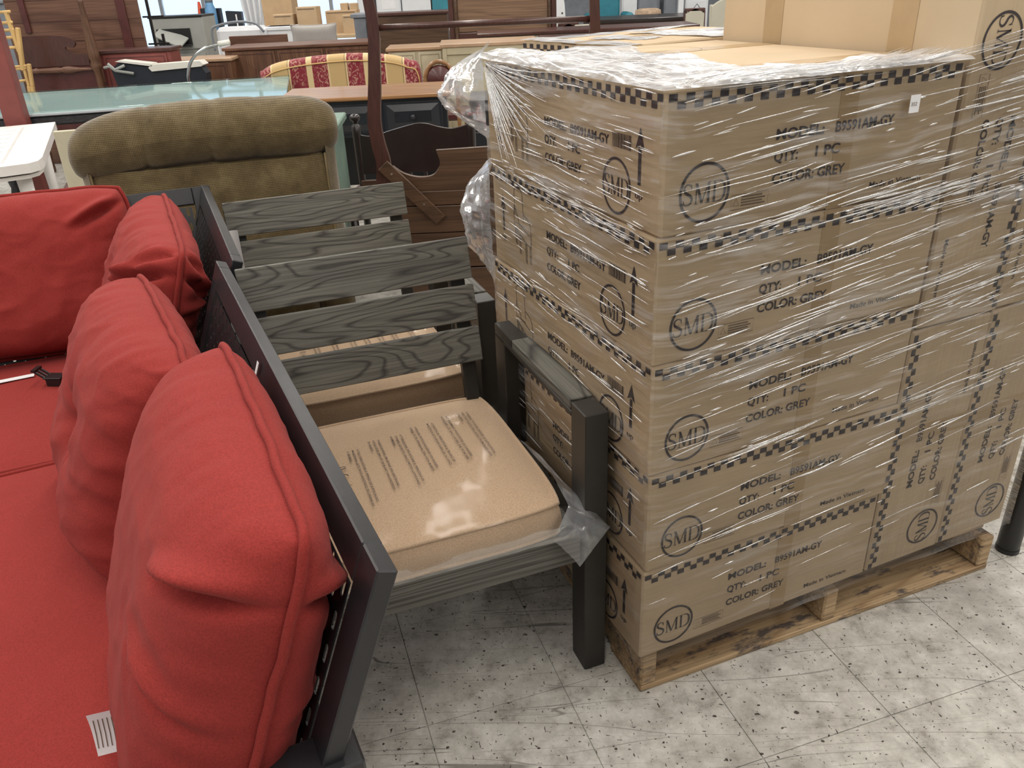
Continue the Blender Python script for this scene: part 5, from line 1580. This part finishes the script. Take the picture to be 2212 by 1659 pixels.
# long pale sideboards with dark tops
p = at(1035, 72, 7.8)
chest('long_sideboard', 'long pale sideboard with a dark glossy top behind the carton loads', 'sideboard', (p.x, 7.8, 0), 1, 1.95, 0.5, 0.955, 'ivory', 'dark_brown', 1, 4, line='cream_line')
p = at(1172, 80, 7.25)
chest('pale_chest', 'pale chest with a thin dark top in front of the long sideboard', 'chest', (p.x, 7.25, 0), 0, 0.62, 0.4, 0.93, 'cream', 'dark_brown', 2, 2, line='cream_line')

# dining chairs at far right
def side_chair(label, loc, rz, W, H, frame, pad, arch=0.0):
    e = thing('dining_chair', label, 'chair', loc, rz, 'dining chairs in the far right background')
    for x in (0.0, W):
        MB().bar((x, 0.04, 0), (x, 0, 0.46), 0.035, 0.03, (0, 1, 0), 0.004).build('rear_leg', frame, e); MB().bar((x, 0, 0.46), (x, 0.06, H - 0.02), 0.035, 0.03, (0, 1, 0), 0.004).build('back_post', frame, e)
    top = catmull([(0.0, H - 0.05), (W * 0.25, H - 0.02 + arch), (W * 0.5, H + arch * 1.3), (W * 0.75, H - 0.02 + arch), (W, H - 0.05)], 5)
    MB().prism([(q.x, q.y) for q in top] + [(W, 0.56), (0, 0.56)], 0.02, 0.07, 'xz').build('back_pad', pad, e)
    MB().bar((-0.01, 0.05, H - 0.01), (W + 0.01, 0.05, H - 0.01), 0.06, 0.035, (0, 0, 1), 0.006).build('crest_rail', frame, e) if arch == 0 else MB().tube([(q.x, 0.045, q.y) for q in top], 0.012, 8).build('crest_rail', pad, e, True)
    MB().bx(-0.02, W + 0.02, -0.42, 0.03, 0.42, 0.49, 0.02).build('seat', pad, e)
    for x in (0.0, W): MB().bx(x - 0.018, x + 0.018, -0.40, -0.36, 0, 0.42, 0.004).build('leg', frame, e)
    return e
p = at(1482, 40, 10.0)
side_chair('dark framed dining chair with an ivory padded back, far right', (p.x, 10.0, 0), 0, 0.21, 0.99, 'dark_brown', 'ivory')
p = at(1537, 40, 10.4)
side_chair('ivory camel-back dining chair beside the tall upright carton', (p.x, 10.4, 0), 0, 0.34, 1.03, 'ivory', 'ivory', 0.025)
p = at(1208, 60, 9.2)
side_chair('dark brown chair half hidden by the thin rail, background centre', (p.x, 9.2, 0), 0, 0.20, 0.93, 'dark_brown', 'dark_red_wood')
p = at(1245, 60, 9.0)
side_chair('ivory padded chair back right of the brown one, background centre', (p.x, 9.0, 0), 0, 0.22, 0.92, 'ivory', 'ivory')
p = at(1385, 45, 10.8)
e = thing('dining_table', 'dark dining table in the far right background', 'table', (p.x, 10.8, 0), 0)
MB().bx(-0.75, 0.65, -0.4, 0.5, 0.865, 0.90, 0.006).build('table_top', 'very_dark', e); MB().bx(-0.68, 0.58, -0.33, 0.43, 0.77, 0.865, 0.004).build('apron', 'dark_brown', e)
for x in (-0.65, 0.55):
    for y in (-0.3, 0.4): MB().bx(x - 0.04, x + 0.04, y - 0.04, y + 0.04, 0, 0.77, 0.006).build('leg', 'dark_brown', e)
p = at(1400, 24, 12.0)
e = thing('ottoman', 'mottled tan ottoman on the far side of the dark table', 'ottoman', (p.x, 12.0, 0), 0)
MB().lathe([(0.14, 0.78), (0.17, 0.80), (0.178, 0.86), (0.17, 0.92), (0.12, 0.94), (0.0, 0.945)], n=20).build('pad', 'stone', e, True); MB().lathe([(0.15, 0), (0.13, 0.05), (0.06, 0.1), (0.06, 0.7), (0.14, 0.78)], n=16).build('pedestal', 'dark_brown', e, True)
p = at(1318, 10, 13.0)
e = thing('teal_armchair', 'teal upholstered armchair far behind the rail post', 'chair', (p.x, 13.0, 0), 0)
MB().bx(-0.20, 0.20, 0.4, 0.52, 0.3, 1.12, 0.05).build('back', 'teal', e); MB().bx(-0.22, 0.22, -0.1, 0.42, 0.25, 0.66, 0.05).build('seat', 'teal', e)
for sg in (-1, 1): MB().bx(sg * 0.22, sg * 0.34, -0.1, 0.48, 0.12, 0.86, 0.05).build('arm', 'teal', e)
MB().bx(-0.28, 0.28, -0.05, 0.45, 0.0, 0.25, 0.01).build('base', 'very_dark', e)
p = at(1205, 20, 12.2)
e = thing('white_appliance', 'white rounded appliance in the far background', 'appliance', (p.x, 12.2, 0), 0)
MB().prism([(q.x, q.y) for q in catmull([(-0.14, 0.0), (-0.14, 1.15), (-0.05, 1.22), (0.05, 1.15), (0.10, 0.95), (0.12, 0.0)], 5)], 0, 0.3, 'xz').build('housing', 'white_obj', e); MB().lathe([(0.012, 0), (0.01, 0.01)], (0.06, 0, 0.92), (0, -1, 0), 10).build('knob', 'black_plastic', e)
for px_, w_, h_, mt_, lb_ in ((1360, 0.24, 1.06, 'white_obj', 'white cabinet left of the grey one, far right'), (1400, 0.32, 1.04, 'slate', 'grey cabinet in the far right background'), (1448, 0.20, 1.02, 'slate', 'slim blue-grey cabinet beside the white column'), (1505, 0.36, 0.98, 'white_obj', 'white panel with a grey triangle mark, far right')):
    p = at(px_, 15, 14.0)
    e = thing('storage_cabinet', lb_, 'cabinet', (p.x, 14.0, 0), 0)
    MB().bx(-w_ / 2, w_ / 2, 0, 0.4, 0.0, h_, 0.006).build('cabinet_body', mt_, e); MB().bx(-w_ / 2 + 0.02, w_ / 2 - 0.02, -0.012, 0, 0.1, h_ - 0.04, 0.004).build('door', mt_, e)
    if px_ == 1505:
        mb = MB(); o2 = MB(); ribbon(o2, [(-0.08, 0), (0.0, 0.10), (0.08, 0)], 0.016); mb.add([(v[0], -0.014, 0.80 + v[1]) for v in o2.v], o2.f); mb.build('mark', 'slate', e, recalc=False)
p = at(1470, 15, 13.6)
e = thing('white_column', 'slim white column in the far right background', 'column', (p.x, 13.6, 0), 0)
MB().bx(-0.04, 0.04, -0.04, 0.04, 0.0, 3.88, 0.006).build('shaft', 'white_obj', e); MB().bx(-0.06, 0.06, -0.06, 0.06, 0.0, 0.1, 0.006).build('base', 'white_obj', e)
for px_, w_, lb_ in ((790, 0.26, 'pale grey metal locker behind the tall post'), (840, 0.40, 'white locker with a paper notice, far centre'), (905, 0.55, 'pale blue locker right of the notice, far centre')):
    p = at(px_, 15, 14.6)
    e = thing('locker', lb_, 'locker', (p.x, 14.6, 0), 0)
    MB().bx(-w_ / 2, w_ / 2, 0, 0.5, 0.0, 1.75, 0.006).build('locker_body', 'white_obj' if px_ != 905 else 'frame_white', e); MB().bx(-w_ / 2 + 0.015, w_ / 2 - 0.015, -0.012, 0, 0.08, 1.7, 0.003).build('door', 'white_obj', e)
    if px_ == 840: MB().bx(-0.11, 0.11, -0.016, -0.012, 1.0, 1.3).build('notice', 'paper', e)
p = at(965, 20, 12.5)
e = thing('dark_monitor', 'dark screen on a white desk beyond the brown dresser', 'monitor', (p.x, 12.5, 0), 0)
MB().bx(-0.2, 0.2, 0, 0.04, 1.02, 1.28, 0.006).build('screen', 'teal', e); MB().bx(-0.22, 0.22, 0.005, 0.045, 1.0, 1.30, 0.008).build('bezel', 'black_plastic', e); MB().bx(-0.04, 0.04, 0.02, 0.06, 0.79, 1.0, 0.004).build('stand', 'black_plastic', e)
e = thing('white_desk', 'white desk under the dark screen', 'desk', (p.x, 12.5, 0), 0)
MB().bx(-0.5, 0.5, -0.25, 0.3, 0.75, 0.79, 0.005).build('desk_top', 'white_obj', e)
for x in (-0.45, 0.45): MB().bx(x - 0.03, x + 0.03, -0.2, 0.25, 0, 0.75, 0.004).build('leg', 'white_obj', e)

# ---- upper left clutter
p = at(40, 60, 7.75)
hb = thing('headboard', 'large brown wooden headboard at the upper left with dark red battens', 'headboard', (p.x, 7.75, 0), 0)
MB().bx(-0.07, 1.07, 0.0, 0.03, 0.0, 1.56, 0.005).build('panel', 'brown', hb)
for x0, w_ in ((0.06, 0.05), (0.89, 0.075)): MB().bx(x0, x0 + w_, -0.022, 0.0, (1.12 if x0 < 0.5 else 0.86), 1.55, 0.004).build('batten', 'dark_red_wood', hb)
for k, z in enumerate((1.04, 1.2, 1.37)): MB().bx(-0.07, 1.07, -0.003, 0.0, z, z + 0.004).build('board_joint', 'dark_brown', hb)
p0 = at(205, 130, 7.35)
ft = thing('footboard', 'brown footboard with a tapered post, turned rail and scooped board', 'footboard', (p0.x, 7.35, 0), 0)
zz = lambda py: at(205, py, 7.35).z
mb = MB(); mb.lathe([(0.022, 0.0), (0.028, zz(170)), (0.030, zz(155)), (0.042, zz(148)), (0.046, zz(140)), (0.036, zz(131)), (0.046, zz(126)), (0.046, zz(112)), (0.020, zz(8)), (0.024, zz(2)), (0.02, zz(-4))], n=14); mb.build('post', 'brown_z', ft, True)
prof = [(0.024, 0), (0.026, 0.06), (0.018, 0.10), (0.026, 0.12), (0.018, 0.14), (0.024, 0.30), (0.018, 0.33), (0.028, 0.36), (0.030, 0.40), (0.014, 0.50), (0.012, 0.60)]
MB().lathe(prof, (-0.62, -0.02, zz(148)), (1, 0, 0), 14).build('turned_rail', 'brown', ft, True)
scp = [(p_.x, p_.y) for p_ in catmull([(-0.62, zz(72)), (-0.30, zz(73)), (-0.16, zz(80)), (-0.13, zz(92)), (-0.16, zz(101)), (-0.21, zz(99)), (-0.22, zz(103)), (-0.17, zz(113)), (-0.05, zz(117))], 5)]
MB().prism(scp + [(-0.05, zz(140)), (-0.62, zz(140))], 0.0, 0.025, 'xz').build('scooped_board', 'dark_brown', ft)
MB().bx(-0.62, -0.03, 0.005, 0.03, 0.25, zz(140) - 0.002, 0.003).build('lower_board', 'dark_red_wood', ft)
MB().bx(-0.64, -0.60, -0.02, 0.03, 0.0, zz(70), 0.004).build('post', 'brown_z', ft)
p = at(212, 112, 7.45)
chest('cherry_chest', 'dark cherry chest with a moulded top right of the turned post', 'chest', (p.x, 7.45, 0), 1, 0.60, 0.25, at(280, 106, 7.45).z, 'cherry', 'dark_brown', 2, 1, line='dark_red_wood')
p = at(35, 100, 7.15)
pc = thing('pine_chair', 'yellow unfinished pine chair frame tipped against the headboard, upper left', 'chair', (p.x, 7.15, 0), 0)
def PP(px, py): q = at(px, py, 7.15); return Vector((q.x - p.x, 0, q.z))
for a_, b_, r_ in (((12, 24), (42, 112), .016), ((38, 60), (50, 152), .018), ((62, 138), (70, 186), .016), ((28, 65), (63, 186), .013)):
    MB().bar(tuple(PP(*a_)), tuple(PP(*b_)), r_ * 1.6, r_ * 1.9, (0, 1, 0), 0.003).build('rail', 'pine', pc)
for y_ in (27, 50, 66, 82, 104): MB().tube([PP(0 + (y_ - 27) * 0.2, y_), PP(22 + (y_ - 27) * 0.2, y_ - 2)], 0.012, 8).build('rung', 'pine', pc, True)
for y_ in (145, 150, 176): MB().tube([PP(28 + (y_ - 145) * 0.3, y_), PP(58, y_ - 3)], 0.010, 8).build('rung', 'pine', pc, True)
for a_, b_ in (((63, 186), (66, 300)), ((70, 186), (76, 320))): MB().bar(tuple(PP(*a_)), (PP(*b_).x, 0, 0.0), 0.026, 0.03, (0, 1, 0), 0.003).build('leg', 'pine', pc)
p = at(18, 30, 9.0)
e = thing('blue_grey_cabinet', 'blue-grey cabinet corner at the top left', 'cabinet', (p.x, 9.0, 0), 0)
MB().bx(-0.3, -0.01, 0, 0.4, 0, at(0, 8, 9.0).z, 0.006).build('cabinet_body', 'slate', e); MB().bx(-0.33, 0.015, -0.03, 0.43, at(0, 8, 9.0).z, at(0, 8, 9.0).z + 0.03, 0.006).build('cabinet_top', 'slate', e)
e = thing('white_blind', 'white slatted panel behind the pine chair, top left', 'panel', (p.x, 9.4, 0), 0)
MB().bx(0.02, 0.4, 0, 0.03, 0.0, 1.6, 0.004).build('panel_frame', 'white_obj', e)
for k in range(10): MB().bx(0.03, 0.39, -0.008, 0.0, 0.98 + k * 0.06, 1.03 + k * 0.06, 0.002).build('slat', 'paper', e)

# black and white folded seat and the chrome tube
p = at(335, 150, 7.3)
e = thing('folded_stroller', 'folded navy seat with a white pad and grey frame rods behind the glass table', 'stroller', (p.x, 7.3, 0), 0)
def Q(px, py, y=0.0): q = at(px, py, 7.3); return Vector((q.x - p.x, y, q.z))
mb = MB(); mb.prism([(Q(240, 150).x, Q(240, 150).z), (Q(255, 136).x, Q(255, 136).z), (Q(330, 146).x, Q(330, 146).z), (Q(432, 140).x, Q(432, 140).z), (Q(445, 158).x, Q(445, 158).z), (Q(445, 175).x, 0.45), (Q(262, 175).x, 0.45)], 0.0, 0.12, 'xz'); mb.build('seat_fabric', 'blue_black', e)
mb = MB(); mb.prism([(Q(322, 146).x, Q(322, 146).z), (Q(330, 139).x, Q(330, 139).z), (Q(432, 131).x, Q(432, 131).z), (Q(441, 139).x, Q(441, 139).z), (Q(436, 143).x, Q(436, 143).z), (Q(330, 154).x, Q(330, 154).z)], -0.02, 0.12, 'xz'); mb.build('white_pad', 'off_white', e)
mb = MB(); mb.prism([(Q(250, 133).x, Q(250, 133).z), (Q(258, 130).x, Q(258, 130).z), (Q(328, 137).x, Q(328, 137).z), (Q(330, 143).x, Q(330, 143).z)], -0.02, 0.12, 'xz'); mb.build('white_flap', 'off_white', e)
for a_ in (((228, 146), (240, 143), (252, 152), (292, 158)), ((236, 137), (252, 150), (272, 141))): MB().tube([Q(x, y, -0.03) for x, y in a_], 0.012, 8).build('frame_rod', 'grey_metal', e, True)
for x in (Q(270, 150).x, Q(430, 150).x): MB().bx(x - 0.02, x + 0.02, 0.05, 0.09, 0, 0.46, 0.004).build('leg', 'black_plastic', e)
p = at(406, 165, 7.15)
e = thing('chrome_tube', 'bent chrome tube arching up behind the glass table', 'tube', (p.x, 7.15, 0), 0)
def Q2(px, py): q = at(px, py, 7.15); return Vector((q.x - p.x, 0, q.z))
MB().tube([(0, 0, 0.0), (0, 0, 0.4)] + catmull([Q2(406, 165), Q2(410, 140), Q2(422, 120), Q2(445, 103), Q2(470, 96), Q2(488, 93)], 5), 0.0125, 10).build('tube_bend', 'steel', e, True)
MB().tube([Q2(472, 95), Q2(496, 91)], 0.022, 10).build('grip', 'off_white', e, True)

# grey machine and its black stand
p = at(385, 70, 10.0)
e = thing('grey_machine', 'grey office machine with a dark paper tray, upper left', 'machine', (p.x, 10.0, 0), 0)
zt_ = at(385, 34, 10.0).z
MB().bx(-0.30, 0.30, 0, 0.45, 0.80, zt_ - 0.02, 0.01).build('housing', 'grey_metal', e); MB().bx(-0.31, 0.30, -0.01, 0.46, zt_ - 0.02, zt_, 0.006).build('lid', 'black_plastic', e)
MB().bx(-0.24, 0.14, -0.012, 0.0, 0.84, 1.02, 0.004).build('recess', 'black_plastic', e)
mb = MB(); mb.bar((-0.22, -0.03, 1.0), (0.08, -0.09, 0.87), 0.18, 0.02, (0, -0.5, 0.8), 0.004); mb.build('paper_tray', 'grey_metal', e)
MB().bx(-0.02, 0.14, -0.08, -0.012, 0.83, 0.855, 0.004).build('tray_bin', 'black_plastic', e)
MB().bx(-0.28, 0.28, 0.02, 0.43, 0.0, 0.80, 0.006).build('stand_cabinet', 'grey_metal', e)
for k in range(2): MB().bx(-0.26, 0.26, 0.008, 0.02, 0.08 + 0.36 * k, 0.40 + 0.36 * k, 0.004).build('drawer_front', 'grey_metal', e)
p = at(333, 60, 8.9)
e = thing('metal_rack', 'thin black metal rack in front of the grey machine', 'rack', (p.x, 8.9, 0), 0)
for x in (-0.02, 0.07): MB().bx(x - 0.012, x + 0.012, -0.012, 0.012, 0, 1.55 if x < 0 else 1.02, 0.002).build('upright', 'black_plastic', e)
for z in (0.35, 0.93, 1.18): MB().bx(-0.09, 0.12, -0.01, 0.01, z - 0.008, z + 0.008, 0.002).build('crossbar', 'black_plastic', e)
# far bits along the shop front
p = at(455, 25, 14.0)
e = thing('water_bin', 'blue and white bin standing far back by the shop windows', 'bin', (p.x, 14.0, 0), 0)
MB().lathe([(0.07, 0.70), (0.085, 0.72), (0.085, 1.12), (0.06, 1.18), (0.055, 1.24)], n=16).build('bin_body', 'blue', e, True); MB().lathe([(0.10, 0), (0.10, 0.70)], n=16).build('bin_stand', 'white_obj', e, True)
MB().lathe([(0.058, 1.22), (0.062, 1.27), (0.03, 1.3)], n=16).build('lid', 'slate', e, True)
for px_, lb_ in ((440, 'dark speaker left of the blue bin by the windows'), (468, 'dark speaker right of the blue bin by the windows')):
    p = at(px_, 30, 14.1)
    e = thing('dark_speaker', lb_, 'speaker', (p.x, 14.1, 0), 0)
    MB().bx(-0.05, 0.05, 0, 0.15, 0.60, at(px_, 18, 14.1).z, 0.01).build('speaker_case', 'blue_black', e); MB().bx(-0.04, 0.04, 0.02, 0.1, 0, 0.60, 0.004).build('stand', 'blue_black', e)
p = at(505, 38, 13.5)
e = thing('office_bin', 'black swing bin in the bright far aisle', 'bin', (p.x, 13.5, 0), 8)
MB().prism([(-0.10, 0.0), (0.10, 0.0), (0.12, 1.08), (-0.11, 1.10)], 0, 0.2, 'xz').build('bin_body', 'blue_black', e); MB().bx(0.03, 0.05, -0.012, 0.0, 0.85, 1.05).build('paper_strip', 'paper', e)
p = at(432, 20, 15.0)
e = thing('traffic_cone', 'small orange cone beside the far windows', 'cone', (p.x, 15.0, 0), 0)
MB().lathe([(0.07, 0.86), (0.02, 1.22), (0.0, 1.23)], n=14).build('cone_body', 'orange', e, True); MB().bx(-0.2, 0.2, -0.2, 0.2, 0.0, 0.86, 0.01).build('stand_box', 'white_obj', e)

# far cartons, bags and cushions
def far_box(label, x0, y0, x1, y1, Y, depth=0.35, mt='far_carton', tape=True):
    a, b = at(x0, y0, Y), at(x1, y1, Y)
    e = thing('far_carton', label, 'box', ((a.x + b.x) / 2, Y, 0), 0, 'cartons piled in the background')
    w = abs(b.x - a.x); z0, z1 = min(a.z, b.z), max(a.z, b.z)
    MB().bx(-w / 2, w / 2, 0, depth, z0, z1, 0.005).build('carton_body', mt, e)
    if tape: MB().bx(-w / 2, w / 2, depth * 0.4, depth * 0.5, z1, z1 + 0.002).build('tape', 'tape', e); MB().bx(-w / 2 + 0.02, w / 2 - 0.02, -0.002, 0.0, z1 - 0.03, z1 - 0.02).build('flap_seam', 'thin_ink', e)
    return e
e = thing('stock_shelf', 'low shelf carrying the background cartons', 'shelf', (at(690, 70, 11.3).x, 11.1, 0), 0)
MB().bx(-1.05, 0.80, -0.25, 0.75, 0.80, 0.84, 0.004).build('shelf_board', 'far_carton', e)
for x in (-1.0, 0.75):
    for y in (-0.2, 0.7): MB().bx(x - 0.02, x + 0.02, y - 0.02, y + 0.02, 0, 0.80, 0.003).build('shelf_leg', 'grey_metal', e)
def fb(label, x0, y0, x1, Y, **kw):
    a = at(x0, y0, Y); zb = 0.8405
    py = y0
    while at(x0, py, Y).z > zb and py < 300: py += 0.25
    return far_box(label, x0, y0, x1, py, Y, **kw)
fb('tall brown carton at the left of the background pile', 562, -8, 640, 11.35)
fb('squat carton with pale top, front of the background pile', 588, 32, 638, 10.95, depth=0.25)
fb('tan carton with printed flap in the middle of the pile', 638, 16, 690, 11.0, depth=0.3)
fb('wide brown carton under the two small ones', 702, 24, 775, 11.25, depth=0.3)
fb('narrow tan carton at the right end of the pile', 738, 33, 768, 10.95, depth=0.2)
for lb_, x0, x1 in (('small carton on the wide brown one, left of the pair', 734, 752), ('small carton on the wide brown one, right of the pair', 754, 772)):
    a, b = at(x0, 8, 11.3), at(x1, 24, 11.3)
    far_box(lb_, x0, 7, x1, 23.5, 11.3, depth=0.14, tape=False)
p = at(545, 30, 12.6)
e = thing('plastic_bags', 'white plastic wrapped bundle left of the carton pile', 'bundle', (p.x, 12.6, 0), 0)
mb = MB(); mb.grid(lambda i, j: (0.24 * (i - 0.5) * (1 + 0.2 * math.sin(j * 9)), 0.05 * math.sin(i * 22 + j * 3), 0.0 + 1.45 * j), 30, 14); mb.build('wrap_front', 'white_obj', e, True, False)
MB().bx(-0.11, 0.11, 0.06, 0.2, 0, 1.45, 0.02).build('bundle_core', 'white_obj', e)
p = at(515, 78, 9.55)
e = thing('white_bag', 'white bag with a dark carrying strap behind the sideboard', 'bag', (p.x, 9.55, 0), 0)
zt_ = at(515, 58, 9.55).z
MB().bx(-0.24, 0.28, 0, 0.25, 0.0, zt_, 0.04).build('bag_body', 'white_obj', e)
MB().tube(catmull([(-0.27, -0.02, 0.8), (-0.27, -0.02, zt_ - 0.03), (-0.2, -0.02, zt_ + 0.02), (0.0, -0.02, zt_ + 0.05), (0.2, -0.02, zt_ + 0.03), (0.29, -0.02, zt_ - 0.06)], 5), 0.013, 8).build('strap', 'slate', e, True)
p = at(557, 85, 8.95)
e = thing('brown_board', 'brown wooden board standing on edge behind the sideboard', 'board', (p.x, 8.95, 0), 0)
MB().bx(-0.29, 0.30, 0, 0.03, 0.0, at(557, 76, 8.95).z, 0.004).build('board_panel', 'brown', e); MB().bx(-0.29, 0.30, -0.012, 0.0, 0.1, 0.16, 0.003).build('batten', 'brown', e)
p = at(603, 70, 9.7)
e = thing('white_crate', 'white plastic crate left of the grey pillow', 'crate', (p.x, 9.7, 0), 0)
MB().bx(-0.16, 0.14, 0, 0.3, 0.0, at(603, 57, 9.7).z, 0.01).build('crate_body', 'white_obj', e); MB().bx(-0.18, 0.16, -0.015, 0.31, at(603, 57, 9.7).z - 0.04, at(603, 57, 9.7).z, 0.006).build('crate_rim', 'white_obj', e)
p = at(678, 70, 9.4)
gs = thing('grey_sofa', 'grey sofa back carrying a grey pillow in the background', 'sofa', (p.x, 9.55, 0), 0)
MB().bx(-0.30, 0.36, -0.22, 0.2, 0.2, 0.80, 0.05).build('back', 'grey_fabric', gs); MB().bx(-0.30, 0.36, 0.2, 0.75, 0.15, 0.45, 0.04).build('seat', 'grey_fabric', gs); MB().bx(-0.28, 0.34, 0.08, 0.7, 0.0, 0.15).build('base', 'dark_brown', gs)
e = thing('grey_pillow', 'square grey pillow propped up behind the sideboard', 'pillow', (p.x, 9.42, 0.86), 0)
H_ = at(678, 52, 9.42).z - 0.80
def gp(i, j, s):
    a, b = 2 * i - 1, 2 * j - 1
    return (0.245 * a * (1 - 0.06 * (1 - b * b)), s * 0.07 * ((1 - a ** 4) * (1 - b ** 4)) ** 0.5, -0.06 + H_ * (0.5 + 0.5 * b * (1 - 0.1 * (1 - a * a))))
mb = MB(); mb.grid(lambda i, j: gp(i, j, 1), 16, 16); mb.grid(lambda i, j: gp(i, j, -1), 16, 16); mb.build('pillow_cover', 'grey_fabric', e, True)
MB().tube([gp(*q, 1) for q in [(k / 12, 0) for k in range(12)] + [(1, k / 12) for k in range(12)] + [(1 - k / 12, 1) for k in range(12)] + [(0, 1 - k / 12) for k in range(12)]], 0.006, 6, True).build('piping', 'grey_fabric', e, True)
